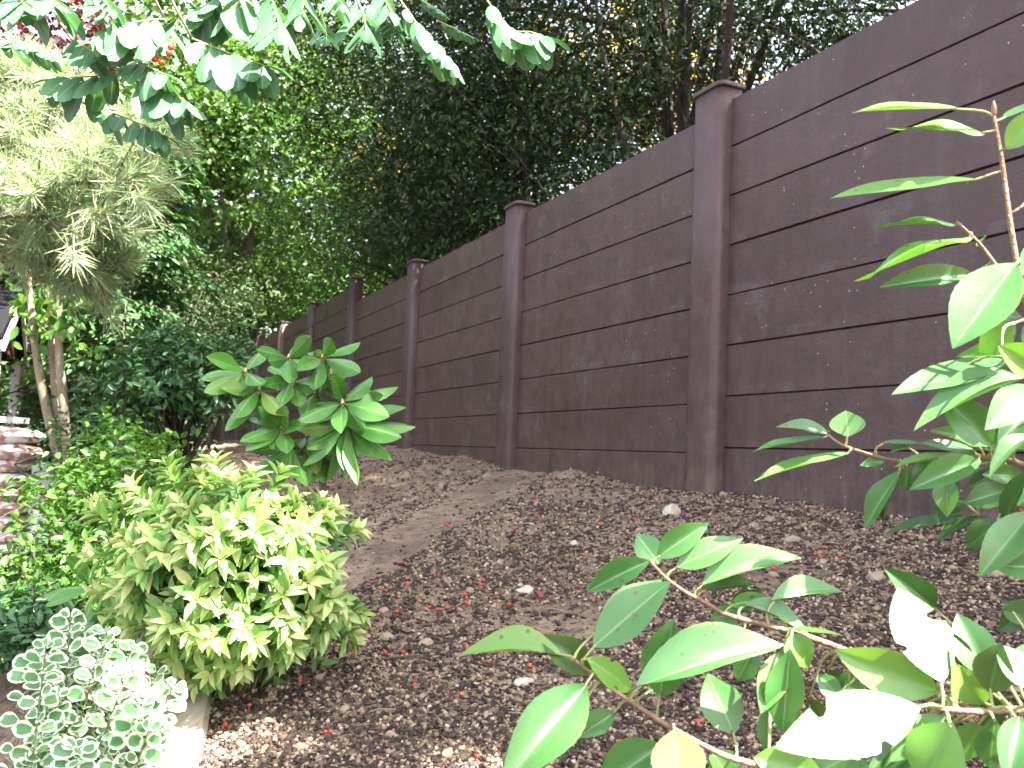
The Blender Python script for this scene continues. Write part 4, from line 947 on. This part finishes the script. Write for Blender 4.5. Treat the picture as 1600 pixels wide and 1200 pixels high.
for (x, y) in [(242,92),(265,74),(243,90),(43,50),(250,96),(262,80)]:
    obj('berry', bmesh_berry, rroot, Matrix.Translation(pix(x + random.uniform(-3, 3), y + random.uniform(-3, 3), 1.4)) @ Matrix.Scale(.011, 4))

# ------------------------------------------------------------------ trees and shrubs with crowns of many leaves
LV = [(0,0,0),(-.42,.32,.10),(-.36,.68,.08),(0,1,-.06),(.36,.68,.08),(.42,.32,.10)]; LQ = [(0,3,2,1),(0,5,4,3)]
MV = [(0,0,0),(-.5,.15,.05),(-.3,.45,.04),(-.42,.8,.02),(0,1,-.08),(.42,.8,.02),(.3,.45,.04),(.5,.15,.05)]; MQ = [(0,4,3,2),(0,2,1,0),(0,6,5,4),(0,7,6,0)]
MQ = [(0,2,1),(0,3,2),(0,4,3),(0,5,4),(0,6,5),(0,7,6)]
LIT = []                                       # spots meant to be sunlit; gaps are cut in the crowns for them: (point, radius)
def lit(px, py, d, r): LIT.append((np.array(pix(px, py, d)), r))
for q in [(1430,990,.78,0.086),(1330,1130,.76,0.086),(1440,1190,.75,0.062),(1590,1040,.77,0.055),(1585,1170,.75,0.047),(1540,470,.85,0.078),(1420,440,.93,0.047),(1450,190,.9,0.078),(1590,200,.88,0.062),(1420,290,.9,0.055),(1450,370,.91,0.062),(1580,560,.87,0.047),(1590,640,.87,0.039),
          (860,1180,.88,.04),(292,1130,1.62,.07),(285,1165,1.5,.07),(280,1195,1.42,.07),(330,1190,1.42,.05),(200,1040,1.38,.045),(200,820,1.65,.03),(370,1160,1.48,.05),(480,1190,1.42,.025),(540,700,2.1,.04),(560,740,2.1,.04),
          (30,20,1.4,.14),(120,60,1.4,.14),(200,60,1.38,.16),(240,160,1.4,.16),(340,90,1.4,.12),(430,40,1.4,.09),(130,130,1.4,.14),(560,30,1.4,.06),(660,50,1.4,.06),(800,50,1.4,.07),(160,190,1.42,.12),
          (1250,770,.95,.0)]:
    if q[3] > 0: lit(*q)
SN = np.array(SUN)
def gap_keep(P, grow=1.0):
    k = np.ones(len(P), bool)
    for c, r in LIT:
        v = P - c; al = v @ SN; dist = np.linalg.norm(v - al[:, None] * SN, axis=1)
        k &= ~((al > 0.25) & (dist < r * grow + 0.045))
    return k
def crown_points(ells, n, rng, shell=0.55):
    P = []
    wts = np.array([e[3] * e[4] * e[5] for e in ells]); wts = wts / wts.sum()
    for e, q in zip(ells, wts):
        k = max(1, int(round(n * q))); d = nrm(rng.normal(size=(k, 3))); r = rng.random(k) ** (1 / 3); r = shell * np.maximum(r, rng.uniform(.55, 1, k)) + (1 - shell) * r
        P.append(np.array(e[:3]) + d * r[:, None] * np.array(e[3:6]))
    return np.concatenate(P)
def leafy_tree(name, label, cat, base, ells, nclump, per, rcl, leafL, ratio, mat, bark, trunk_r, seed, flat=.5, tmpl='leaf', limbs=16, droop=.3, up=.9, jit=.7, gaps=True, group=None, trunk_top=None, stems=1, twigr=.004):
    rng = np.random.default_rng(seed); rr = random.Random(seed); base = Vector(base)
    root = empty(name, base, label, cat, group)
    C = crown_points(ells, nclump, rng)
    pos = np.repeat(C, per, 0) + rng.normal(size=(len(C) * per, 3)) * np.array([rcl, rcl, rcl * flat])
    if gaps: pos = pos[gap_keep(pos)]
    pos = pos[pos[:, 2] > 0.02]
    n = len(pos); cen = np.mean([e[:3] for e in ells], axis=0); outw = nrm(pos - cen) * .35
    X, Y, Z = frames(n, up, jit, droop, rng, outw); s = leafL * rng.uniform(.65, 1.2, n)[:, None]
    tv, tq = (LV, LQ) if tmpl == 'leaf' else (MV, MQ)
    me = scatter_mesh('crown', tv, np.array(tq), pos, X * s * ratio, Y * s, Z * s)
    cr = obj('crown', me, root, None, mat)
    tb = MB(); top = Vector(trunk_top) if trunk_top else Vector((float(cen[0]), float(cen[1]), float(cen[2])))
    paths = []
    for s_ in range(stems):
        b0 = base + Vector((rr.uniform(-.12, .12), rr.uniform(-.12, .12), 0)) * (stems > 1); t0 = top + Vector((rr.uniform(-.6, .6), rr.uniform(-.6, .6), rr.uniform(-.2, .3))) * (stems > 1)
        mid = b0.lerp(t0, .5) + Vector((rr.uniform(-.1, .1), rr.uniform(-.1, .1), 0)) * (1 + trunk_r * 4)
        P = smooth_path([b0 - Vector((0, 0, .15)), b0.lerp(mid, .5) + Vector((rr.uniform(-.04, .04), 0, 0)), mid, t0], 6)
        tb.tube(P, (trunk_r, trunk_r * .4), 9); paths.append(P)
    idx = rng.permutation(len(C))[:limbs * 4]
    for k, i in enumerate(idx):
        e = Vector(C[i]); P = rr.choice(paths); a = P[min(len(P) - 1, max(2, int(len(P) * rr.uniform(.35, .98))))]
        if a.z > e.z + .2: a = P[len(P) // 2]
        L = (e - a).length; r0 = trunk_r * .38 if k < limbs else twigr
        mid = a.lerp(e, .5) + Vector((rr.uniform(-.1, .1), rr.uniform(-.1, .1), .12)) * L
        tb.tube(smooth_path([a, mid, e], 5), (min(r0, trunk_r * .5), twigr * .5), 5)
    tb.build('trunk', bark, root); return root

T = wall
def pe(px, py, d, rx, ry, rz): p = pix(px, py, d); return (p.x, p.y, p.z, rx, ry, rz)
# dark tall hedge trees right behind the fence
def ell(t, u, h, rt, ru, rh):
    p = wall(t, u, h); return (p.x, p.y, p.z, max(rt, ru) * .95, max(rt, ru) * .95, rh)
leafy_tree('hedge_tree', "dark dense tree behind the third and fourth fence posts", "tree", T(4.2, -1.5, -.95), [ell(4.2,-1.4,2.4,1.5,1.2,1.5), ell(3.4,-1.3,3.9,1.4,1.3,1.2), ell(5.2,-1.2,2.6,1.2,1.0,1.4), pe(660,140,9,1.4,1.3,1.6), pe(640,10,9,1.3,1.2,1.0), pe(720,280,8.2,1.1,1.0,1.0)], 760, 80, .21, .060, .5, M['yew'], M['bark_dark'], .09, 21, .38, limbs=26)
leafy_tree('hedge_tree', "dark dense tree arching over the fence left of the nearest whole post", "tree", T(2.0, -1.7, -.95), [ell(2.2,-1.5,2.2,1.2,1.1,1.1), ell(1.6,-1.3,3.7,1.5,1.3,1.2), ell(2.6,-1.2,1.7,.9,.7,.6), pe(850,40,7.2,1.3,1.2,1.0), pe(760,150,7.5,1.2,1.1,1.1), ell(.8,-1.6,5.8,2.1,2.0,.6), ell(3.0,-1.5,6.4,2.2,2,.6)], 680, 72, .21, .060, .5, M['yew'], M['bark_dark'], .09, 22, .38, limbs=26)  # the two highest crown parts, out of view, are added for shade
leafy_tree('hedge_tree', "tall dark tree behind the far fence between the maple and the hedge", "tree", T(7.5, -1.4, -.95), [ell(7.2,-1.3,2.6,1.5,1.2,1.6), ell(8.3,-1.2,2.4,1.3,1.1,1.2), ell(6.4,-1.3,3.2,1.2,1.2,1.5), pe(590,250,9.6,1.3,1.2,1.3)], 480, 75, .23, .062, .5, M['hornbeam'], M['bark_dark'], .09, 23, .38, limbs=20)
# twiggy tree with sky sparkling through, behind the nearest bays
leafy_tree('twiggy_tree', "loose twiggy tree with sky sparkling through behind the nearest fence panels", "tree", T(-.2, -2.0, -.95), [ell(.2,-2.0,2.0,1.5,1.2,.9), ell(-.6,-2.0,2.6,1.5,1.2,.9), ell(.9,-2.2,2.6,1.2,1.0,1.0), pe(1150,60,6,1.1,1.0,.7), pe(1330,0,5.4,1.0,.9,.5)], 250, 30, .16, .05, .5, M['yew'], M['bark_dark'], .05, 24, .9, limbs=40, stems=6, trunk_top=T(.1, -2.0, 2.6), twigr=.005)
# added unseen tree on the right: canopy placed to shade the bed
leafy_tree('added_shade_tree', "added unseen tree behind the fence on the right, its canopy placed to shade the bed", "tree", (5.2, -1.2, 0), [(4.2,-2.7,9.0,1.3,1.3,.6), (5.1,-1.7,9.3,1.4,1.4,.6), (4.5,-.5,8.8,1.4,1.4,.6), (5.7,-.1,9.2,1.4,1.4,.6), (5.6,-2.7,9.4,1.2,1.2,.5), (3.7,-3.2,8.7,.9,1.0,.4), (3.9,-1.6,8.6,1.0,1.0,.4), (5.0,.9,9.1,1.3,1.2,.5), (3.3,.2,8.9,1.1,1.1,.4), (2.7,1.4,9.1,1.2,1.2,.4), (2.1,2.8,9.2,1.2,1.3,.4), (3.6,1.6,9.3,1.2,1.2,.4)], 2200, 28, .2, .11, .55, M['ash'], M['bark'], .14, 25, .4, limbs=24)
# lighter maple further left
leafy_tree('maple_tree', "bright green maple above the far end of the fence", "tree", T(11.5, -2.0, -.95), [ell(10.8,-1.7,3.4,1.5,1.3,1.5), ell(12.4,-1.8,2.4,1.5,1.3,1.2), ell(10.0,-1.6,2.4,1.2,1.0,1.2), ell(11.6,-1.5,4.8,1.6,1.5,1.3), ell(14,-1.8,3.4,1.6,1.5,1.5)], 330, 52, .27, .095, .8, M['maple'], M['bark'], .09, 26, .3, 'maple', limbs=20)
leafy_tree('maple_tree', "pale green maple hanging behind the rowan leaves", "tree", pix(330, 690, 15), [tuple(pix(400, 190, 13)) + (1.6, 1.5, 1.5), tuple(pix(300, 330, 15)) + (1.5, 1.4, 1.3), tuple(pix(350, 80, 14)) + (1.8, 1.6, 1.4), tuple(pix(300, 190, 16)) + (1.6, 1.4, 1.4), tuple(pix(480, 150, 15)) + (1.5, 1.4, 1.5)], 420, 52, .3, .11, .8, M['maple'], M['bark'], .1, 27, .3, 'maple', limbs=16)
leafy_tree('holly_tree', "small dark leafy tree just behind the far fence end", "tree", T(13.5, -2.0, -.95), [ell(13.0,-1.9,1.6,1.6,1.0,1.0), ell(15.5,-1.9,1.6,1.6,1.0,1.0)], 320, 26, .2, .09, .5, M['ash'], M['bark_dark'], .07, 28, .6, limbs=16)
def gb_(px, d): p = pix(px, 700, d); return (p.x, p.y, 0.0)
leafy_tree('shrubby_tree', "grey-green small tree between the cypress and the maple", "tree", gb_(285, 11), [pe(290, 500, 11, .75, .7, .7), pe(320, 450, 12.5, .8, .7, .7), pe(250, 560, 10.5, .6, .6, .5)], 220, 26, .17, .07, .5, M['ash'], M['bark'], .05, 29, .6, limbs=14)

# cypress: flat drooping sprays
def cypress():
    rng = np.random.default_rng(31); root = empty('cypress_tree', gb_(178, 9), "dark green feathery cypress with a bare straight trunk at the left", "tree")
    b = Vector(gb_(178, 9)); tb = MB(); tb.tube(smooth_path([b - Vector((0,0,.1)), b + Vector((.02,0,1.2)), b + Vector((-.02,.05,2.6)), b + Vector((0,0,4.2))], 5), (.085, .03), 10)
    pos, X, Y, Z = [], [], [], []
    for i in range(120):
        h = rng.uniform(1.55, 4.2); az = rng.uniform(0, 6.283); L = rng.uniform(.5, 1.0) * (1.15 - .15 * (h - 1.4)); a = b + Vector((0, 0, h))
        e = a + Vector((math.cos(az) * L, math.sin(az) * L, -.25 * L + rng.uniform(-.1, .15))); P = curve3(a, e, .12 * L, 6)
        tb.tube(P, (.012, .003), 5)
        for k in range(85):
            q = rng.uniform(.25, 1.02); p = a.lerp(e, q) + UP * (4 * q * (1 - q) * .12 * L); sp = .20 * (1.15 - q) + .05
            ax = np.array((e - a).normalized()); sd_ = np.cross(ax, [0, 0, 1.]); o = rng.normal() * sp
            pos.append(np.array(p) + sd_ * o + np.array([0, 0, -abs(o) * .45 + rng.normal() * .025])); yv = ax * .7 + sd_ * np.sign(o) * .7 + np.array([0, 0, -.35]) + rng.normal(size=3) * .2
            yv /= np.linalg.norm(yv); zv = np.array([0, 0, 1.]) + rng.normal(size=3) * .35; zv -= yv * (zv @ yv); zv /= np.linalg.norm(zv)
            s = rng.uniform(.05, .11); X.append(np.cross(yv, zv) * s * .5); Y.append(yv * s); Z.append(zv * s)
    me = scatter_mesh('crown', LV, np.array(LQ), np.array(pos), np.array(X), np.array(Y), np.array(Z)); obj('crown', me, root, None, M['cypress'])
    tb.build('trunk', M['bark_conifer'], root)
cypress()

# pine with long needles
def pine():
    rng = np.random.default_rng(33); rr = random.Random(33)
    b = pix(-330, 700, 5.2); b.z = 0; root = empty('pine_tree', b, "long-needled pine with pale sunlit tufts reaching in from the left edge", "tree")
    tb = MB(); tb.tube(smooth_path([b - Vector((0,0,.1)), b + Vector((.05,0,1.5)), b + Vector((0,.05,4.5))], 5), (.11, .05), 10)
    ends = []
    BR = [((-200,400,5.0),(0,392,4.7),(60,408,4.6),(120,428,4.5),(170,432,4.4)), ((-200,330,5.0),(-20,330,4.6),(90,330,4.4),(160,335,4.3),(200,322,4.2)), ((-200,230,5.0),(0,240,4.6),(100,240,4.5),(190,225,4.4),(228,240,4.3)),
          ((-200,150,5.0),(-20,170,4.7),(40,190,4.6),(120,220,4.5)), ((-100,350,4.4),(20,335,4.2),(70,345,4.1),(130,360,4.0)), ((-100,280,4.4),(40,290,4.2),(120,285,4.1),(200,285,4.0)), ((-150,380,4.6),(-20,372,4.5),(40,385,4.4),(90,400,4.4)), ((-160,90,5.0),(-30,120,4.8),(40,130,4.7),(90,150,4.6))]
    for pts in BR:
        P = smooth_path([pix(*p) for p in pts], 6); tb.tube(P, (.022, .006), 6)
        a = b + Vector((0, 0, P[0].z - .2)); tb.tube([a, a.lerp(P[0], .5), P[0]], (.03, .022), 6)
        for i in range(5, len(P)):
            for k in range(2):
                ax = (P[min(i+1, len(P)-1)] - P[i-1]).normalized(); e = P[i] + ax * rr.uniform(.03, .16) + Vector((rr.gauss(0, .09), rr.gauss(0, .12), rr.gauss(.05, .09)))
                tb.tube([P[i], P[i].lerp(e, .5) + Vector((0, 0, .02)), e], (.005, .003), 5); ends.append((e, (e - P[i] + ax * .1).normalized()))
    pos, X, Y, Z = [], [], [], []
    for e, ax in ends:
        for k in range(85):
            q = rng.uniform(-.16, .02); p = np.array(e) + np.array(ax) * q; v = np.array(ax) * rng.uniform(.3, 1.1) + nrm(rng.normal(size=(1, 3)))[0] * rng.uniform(.4, 1.0) + np.array([0, 0, -.1]); v /= np.linalg.norm(v)
            L = rng.uniform(.09, .15); z = nrm(rng.normal(size=(1, 3)))[0]; z -= v * (z @ v); z /= np.linalg.norm(z); pos.append(p); X.append(np.cross(v, z) * .0022); Y.append(v * L); Z.append(z * L)
    nv = [(-.5,0,0),(.5,0,0),(.4,.6,-.03),(0,1,-.10),(-.4,.6,-.03)]
    me = scatter_mesh('needles', nv, np.array([(0,1,2,3,4)]), np.array(pos), np.array(X), np.array(Y), np.array(Z)); obj('needles', me, root, None, M['needle'])
    tb.build('trunk', M['bark_conifer'], root)
pine()
leafy_tree('copper_maple', "dark red leaved maple at the upper left edge", "tree", gb_(-120, 7.2), [pe(20, 140, 7, .55, .5, .45), pe(70, 60, 7.2, .6, .5, .4), pe(-60, 200, 7.1, .6, .5, .5), pe(40, 30, 7.4, .8, .6, .3)], 90, 24, .14, .07, .8, M['redmaple'], M['bark_dark'], .05, 34, .5, 'maple', limbs=10, gaps=False)

# multi-stemmed small tree by the sacks
def multistem():
    root = empty('young_tree', gb_(95, 5.8), "young multi-stemmed tree with pale slender trunks beside the sacks", "tree"); tb = MB()
    S = [[(100,745,5.8),(75,650,5.8),(58,560,5.8),(48,480,5.8),(40,380,5.8),(30,250,5.9)], [(104,745,5.85),(90,640,5.85),(83,560,5.85),(80,470,5.85),(78,380,5.9),(84,260,5.9)], [(108,745,5.8),(100,640,5.75),(93,560,5.75),(92,480,5.75),(98,390,5.8),(115,280,5.8)], [(93,520,5.75),(112,500,5.7),(118,490,5.7)], [(80,500,5.85),(66,510,5.8),(56,490,5.8)]]
    for i, s in enumerate(S): tb.tube(smooth_path([pix(*p) for p in s], 5), (.034, .014) if i < 3 else (.008, .004), 8)
    tb.build('trunk', M['bark_pale'], root)
    rng = np.random.default_rng(36); C = np.array([pix(*p) for p in [(50,490,5.7),(110,505,5.65),(118,530,5.6),(128,545,5.6),(95,490,5.7),(60,520,5.7),(105,470,5.7),(80,455,5.7),(40,470,5.8),(30,300,5.8),(84,270,5.8),(115,290,5.8),(60,330,5.8),(130,470,5.7)]])
    pos = np.repeat(C, 12, 0) + rng.normal(size=(len(C) * 12, 3)) * .07; n = len(pos); X, Y, Z = frames(n, .7, .7, .8, rng); s = .10 * rng.uniform(.7, 1.2, n)[:, None]
    V, Fc, UV = leaf_geo('ell', 4, 2, .2, .15)
    obj('crown', scatter_mesh('crown', V, np.array(Fc), pos, X * s * .48, Y * s, Z * s, True), root, None, M['privet'])
multistem()

# shrubs of the lower garden
def gshrub(name, label, px, d, ells, *a, **k): leafy_tree(name, label, "shrub", gb_(px, d), ells, *a, **k)
gshrub('privet_bush', "bright green small-leaved bush in front of the sacks at the left", 110, 3.2, [pe(150, 830, 3.2, .27, .32, .22), pe(210, 780, 3.35, .24, .3, .24), pe(35, 965, 3.0, .22, .26, .12), pe(140, 910, 3.0, .24, .3, .18), pe(190, 730, 3.6, .22, .26, .2), pe(40, 960, 2.9, .28, .25, .2), pe(140, 960, 2.9, .28, .25, .2)], 300, 22, .055, .040, .55, M['privet'], M['bark'], .014, 41, .6, limbs=22, stems=5, twigr=.003, droop=.1)
gshrub('camellia_bush', "dark glossy shrub with a slender dark trunk left of the rhododendron", 262, 5.0, [pe(290, 580, 5.0, .38, .35, .24), pe(225, 610, 5.1, .30, .3, .16), pe(326, 610, 5.0, .16, .22, .16), pe(190, 640, 5.0, .2, .24, .12), pe(315, 540, 5.1, .22, .2, .14)], 120, 26, .075, .062, .5, M['camellia'], M['bark_dark'], .028, 42, .6, limbs=20, trunk_top=pix(275, 610, 5.0), twigr=.004)
gshrub('laurel_bush', "mid green bush filling the gap behind the young tree's trunks", 90, 10.2, [pe(70, 640, 10.2, .6, .5, .4), pe(20, 700, 10, .6, .5, .4), pe(130, 600, 10.4, .7, .5, .7), pe(150, 690, 10, .7, .5, .5)], 240, 22, .11, .075, .5, M['privet'], M['bark'], .03, 43, .6, limbs=14, stems=4)
gshrub('low_bush', "low dark bush under the slender dark-trunked shrub", 170, 5.6, [pe(160, 700, 5.8, .4, .4, .22), pe(215, 750, 5.6, .3, .3, .2), pe(165, 775, 5.4, .22, .3, .18)], 100, 22, .08, .05, .5, M['camellia'], M['bark'], .018, 44, .6, limbs=14, stems=4)
gshrub('garden_bush', "deep shaded bush below the cypress trunk", 150, 9.5, [pe(150, 590, 9.6, 1.0, .7, .7), pe(230, 600, 9.2, .8, .6, .6), pe(90, 660, 9.4, .9, .6, .6), pe(290, 640, 9, .7, .6, .6)], 260, 22, .14, .08, .5, M['ash'], M['bark_dark'], .04, 45, .6, limbs=14, stems=4)
gshrub('dark_ground_bush', "dark low foliage at the foot of the bright bush, lower left edge", 20, 2.5, [pe(20, 985, 2.5, .22, .2, .10), pe(90, 990, 2.6, .2, .2, .08)], 60, 20, .05, .04, .5, M['camellia'], M['bark_dark'], .01, 46, .6, limbs=8, stems=3, twigr=.003)

# autumn tree added for warm sunlit flecks beyond, far wood
leafy_tree('added_autumn_tree', "yellow and orange tree added for the warm sunlit flecks between the dark hedge trees", "tree", wall(-.6, -8.5, -.95), [pe(950, 130, 11.5, 1.1, 1.0, .9), pe(1060, 150, 12, 1.0, 1.0, .6), pe(690, 280, 13, 1.2, 1.0, .7)], 160, 24, .2, .12, .7, M['autumn'], M['bark'], .08, 51, .5, limbs=10)
def far_wood():
    rng = np.random.default_rng(52); n = 90000
    ang = rng.uniform(rad(-62), rad(40), n); r = rng.uniform(20, 27, n)
    top = 8.0 + 2.2 * np.sin(ang * 7.0) + 1.2 * np.sin(ang * 17 + 1) + 0.8 * np.sin(ang * 41)
    top = np.where(ang > rad(-6), top * 0.30, top)
    pos = np.stack([np.sin(ang) * r, np.cos(ang) * r, rng.random(n) ** .8 * top], 1)
    c = np.floor(pos / 1.3); jit = np.sin(c @ np.array([12.9, 78.2, 37.7])) * 43758.5; keep = (jit - np.floor(jit)) > .22
    pos = pos[keep]; n = len(pos); X, Y, Z = frames(n, .6, .9, .3, rng); s = .34 * rng.uniform(.6, 1.3, n)[:, None]
    o = obj('far_trees', scatter_mesh('far_trees', LV, np.array(LQ), pos, X * s * .7, Y * s, Z * s), None, None, M['far']); tag(o, "sunlit wood in the distance behind the garden", "trees", None, 'stuff')
far_wood()

# ------------------------------------------------------------------ sacks, shed, block
def sack_mesh(seed):
    r = random.Random(seed); n, mq = 22, 14; V = []; Fc = []
    for sgn in (1, -1):
        for i in range(n + 1):
            for j in range(mq + 1):
                u, v = -1 + 2 * i / n, -1 + 2 * j / mq
                bulge = max(0, (1 - abs(u) ** 5)) ** .5 * max(0, (1 - abs(v) ** 4)) ** .5
                wob = .10 * mnoise.noise(Vector((u * 2.2 + seed, v * 2.2, seed))) + .04 * mnoise.noise(Vector((u * 7, v * 7, seed)))
                V.append((u * .5 * (1 - .03 * v * v), v * .5 * (1 - .05 * u * u), (.5 * bulge + wob * bulge) * sgn))
    N = (n + 1) * (mq + 1)
    for s in range(2):
        for i in range(n):
            for j in range(mq):
                a = s * N + i * (mq + 1) + j; q = (a, a + mq + 1, a + mq + 2, a + 1); Fc.append(q if s == 0 else q[::-1])
    b = MB(); b.add(V, Fc); return b.mesh('sack')
SKM = [sack_mesh(i) for i in range(4)]
sk_d = 6.3; ys_ = [(682, 62), (706, 64), (729, 46), (751, 50), (772, 44), (793, 46), (814, 40), (836, 42), (857, 40)]
ords = ["top", "second", "third", "fourth", "fifth", "sixth", "seventh", "eighth", "lowest"]
for i, (y, xr) in enumerate(ys_):
    c = pix(xr, y, sk_d); W_ = .62; yaw = rad(12) + random.uniform(-.1, .1)
    px_ = Matrix.Rotation(yaw, 4, 'Z') @ Vector((-W_ / 2, 0, 0))
    o = obj('compost_sack', SKM[i % 4], None, Matrix.Translation(c + px_) @ Matrix.Rotation(yaw, 4, 'Z') @ Matrix.Rotation(random.uniform(-.05, .05), 4, 'Y') @ Matrix.Diagonal((W_, .42, .118, 1)), M['bag'])
    tag(o, "white and brown plastic sack, %s of the stack at the left edge" % (ords[i] if i == 8 else ords[i] + (" one down" if i else "most")) if i else "white and brown plastic sack on top of the stack at the left edge", "sack", "stacked sacks at the left edge")
c = pix(8, 667, 6.3)
b = MB(); b.box((-.13, -.14, -.02), (.13, .14, .02), Matrix.Translation(c + Vector((-.02, 0, .05))) @ Matrix.Rotation(.2, 4, 'Z')); tag(b.build('grey_slab', M['grey_block'], None, False), "thin grey slab lying on top of the sacks", "slab")
c = pix(72, 736, 6.0); zt = c.z + .05
import bmesh
def bevel_box(name, lo, hi, M4, mat, parent=None, r=.012):
    bm = bmesh.new(); bmesh.ops.create_cube(bm, size=1)
    for v in bm.verts: v.co = Vector([lo[i] + (v.co[i] + .5) * (hi[i] - lo[i]) for i in range(3)])
    bmesh.ops.bevel(bm, geom=bm.edges[:], offset=r, segments=2, affect='EDGES'); bm.transform(M4)
    me = bpy.data.meshes.new(name); bm.to_mesh(me); bm.free(); return obj(name, me, parent, None, mat)
tag(bevel_box('concrete_block', (-.065, -.10, -.02), (.065, .10, zt), Matrix.Translation((c.x, c.y, 0)) @ Matrix.Rotation(.25, 4, 'Z'), M['grey_block']), "grey concrete block standing between the sacks and the slender trunks", "block")

def shed():
    Fc_ = pix(5, 527, 7.0); Ap = pix(22, 473, 8.0); Bk = pix(40, 560, 9.2)
    ez = Fc_.z; Bk.z = ez
    mid = (Fc_ + Bk) / 2; Ap = Vector((mid.x, mid.y, Ap.z + .06))
    rd = (Bk - Fc_); rd.z = 0; rd = rd.normalized(); ln = Vector((-rd.y, rd.x, 0));
    if ln.x > 0: ln = -ln
    root = empty('garden_shelter', (mid.x, mid.y, 0), "small shelter with a dark roof and brown gable at the left edge", "shelter"); Ln = 2.2
    rf = MB()
    for e in (Fc_, Bk):
        o_ = (e - Ap).normalized() * .12; a, b_ = Ap + Vector((0, 0, .03)), e + o_ + Vector((0, 0, .03)); th = Vector((0, 0, .035))
        rf.add([a, b_, b_ + ln * Ln, a + ln * Ln, a + th, b_ + th, b_ + ln * Ln + th, a + ln * Ln + th], [(0,1,2,3),(4,7,6,5),(0,4,5,1),(1,5,6,2),(2,6,7,3),(3,7,4,0)])
    rf.build('roof', M['slate'], root, False)
    for i in range(7):                         # gable boards
        q0, q1 = i / 7, (i + 1) / 7 - .012
        def tp(q): return Fc_.lerp(Bk, q), Vector((*Fc_.lerp(Bk, q).xy, ez + (Ap.z - ez) * (1 - abs(2 * q - 1))))
        a0, a1 = tp(q0); c0, c1 = tp(q1); g = MB(); o_ = ln * .04 + ln * .05
        a0 = a0 - Vector((0,0,.02)); c0 = c0 - Vector((0,0,.02))
        V = [a0 + o_, c0 + o_, c1 + o_, a1 + o_]; V += [v - ln * .02 for v in V]; g.add(V, [(0,1,2,3),(7,6,5,4),(0,4,5,1),(1,5,6,2),(2,6,7,3),(3,7,4,0)]); g.build('gable_board', M['gable'], root, False)
    for e in (Fc_, Bk):
        g = MB(); a = Ap - ln * .03; b_ = e + (e - Ap).normalized() * .12 - ln * .03; dn = Vector((0, 0, -.07)); V = [a, b_, b_ + dn, a + dn]; V += [v + ln * .025 for v in V]
        g.add(V, [(0,1,2,3),(7,6,5,4),(0,4,5,1),(1,5,6,2),(2,6,7,3),(3,7,4,0)]); g.build('barge_board', M['white_paint'], root, False)
    for p in (Fc_, Bk, Fc_ + ln * Ln * .9, Bk + ln * Ln * .9):
        q = p + ln * .06 + (mid - p).normalized() * .0; bevel_box('post', (-.045, -.045, -.1), (.045, .045, ez - .02), Matrix.Translation((q.x, q.y, 0)), M['white_paint'], root, .006)
shed()

# ------------------------------------------------------------------ small litter on the bed
def twig(pts, r, label):
    P = [gpt(x, y) + Vector((0, 0, .006)) for x, y in pts]; tb = MB(); tb.tube(smooth_path(P, 5), (r, r * .5), 5)
    tag(tb.build('twig', M['bark'], None), label, 'twig')
twig([(1195,795),(1235,802),(1270,812),(1312,835)], .004, "long dry twig lying on the soil below the right hand fence panel")
twig([(1220,828),(1240,822),(1250,820)], .006, "short dark stick on the soil near the tan stones by the fence")
twig([(990,1105),(1040,1118),(1085,1125)], .002, "thin pinkish twig on the soil under the arching branch")
twig([(600,1035),(640,1030),(655,1028)], .003, "short pale twig in the mulch right of the golden shrub")
for x, y, an in [(575,1120,.3),(690,1140,1.9),(760,1010,.9),(830,1130,2.6),(930,900,.2),(1010,845,1.2),(1380,880,.4),(1450,870,2.2),(690,870,1.5),(560,1040,.6),(880,960,2.9),(1120,815,.1)]:
    l = random.uniform(22, 42); P = [gpt(x, y) + Vector((0, 0, .007)), gpt(x + l * .5 * math.cos(an), y - l * .25 * math.sin(an)) + Vector((0, 0, .01)), gpt(x + l * math.cos(an), y - l * .5 * math.sin(an)) + Vector((0, 0, .006))]
    tb = MB(); tb.tube(smooth_path(P, 3), (.0018, .0011), 5); tag(tb.build('twig', M['bark_pale'], None), "thin straw-coloured twig lying in the mulch", 'twig', "straw twigs on the soil bed")
def fallen(px, py, L, mat, label, yaw):
    p = gpt(px, py) + Vector((0, 0, .012)); me = leaf_mesh('fallen_leaf', mat, 'ell', 8, 4, .35, -.1)
    o = obj('fallen_leaf', me, None, Matrix.Translation(p) @ Matrix.Rotation(yaw, 4, 'Z') @ Matrix.Rotation(.2, 4, 'X') @ Matrix.Diagonal((L * .45, L, L, 1))); tag(o, label, 'leaf')
fallen(490, 1010, .035, M['fallen'], "bright yellow fallen leaf at the right foot of the golden shrub", 1.4)
fallen(705, 832, .05, M['fallen_red'], "dark pink fallen leaf on the bare trodden soil", .8)
fallen(640, 895, .05, M['fallen_red'], "dull pink fallen leaf below the bare trodden strip", 1.9)
fallen(845, 942, .04, M['fallen_red'], "dark pink fallen leaf beside the long pale stone", .3)
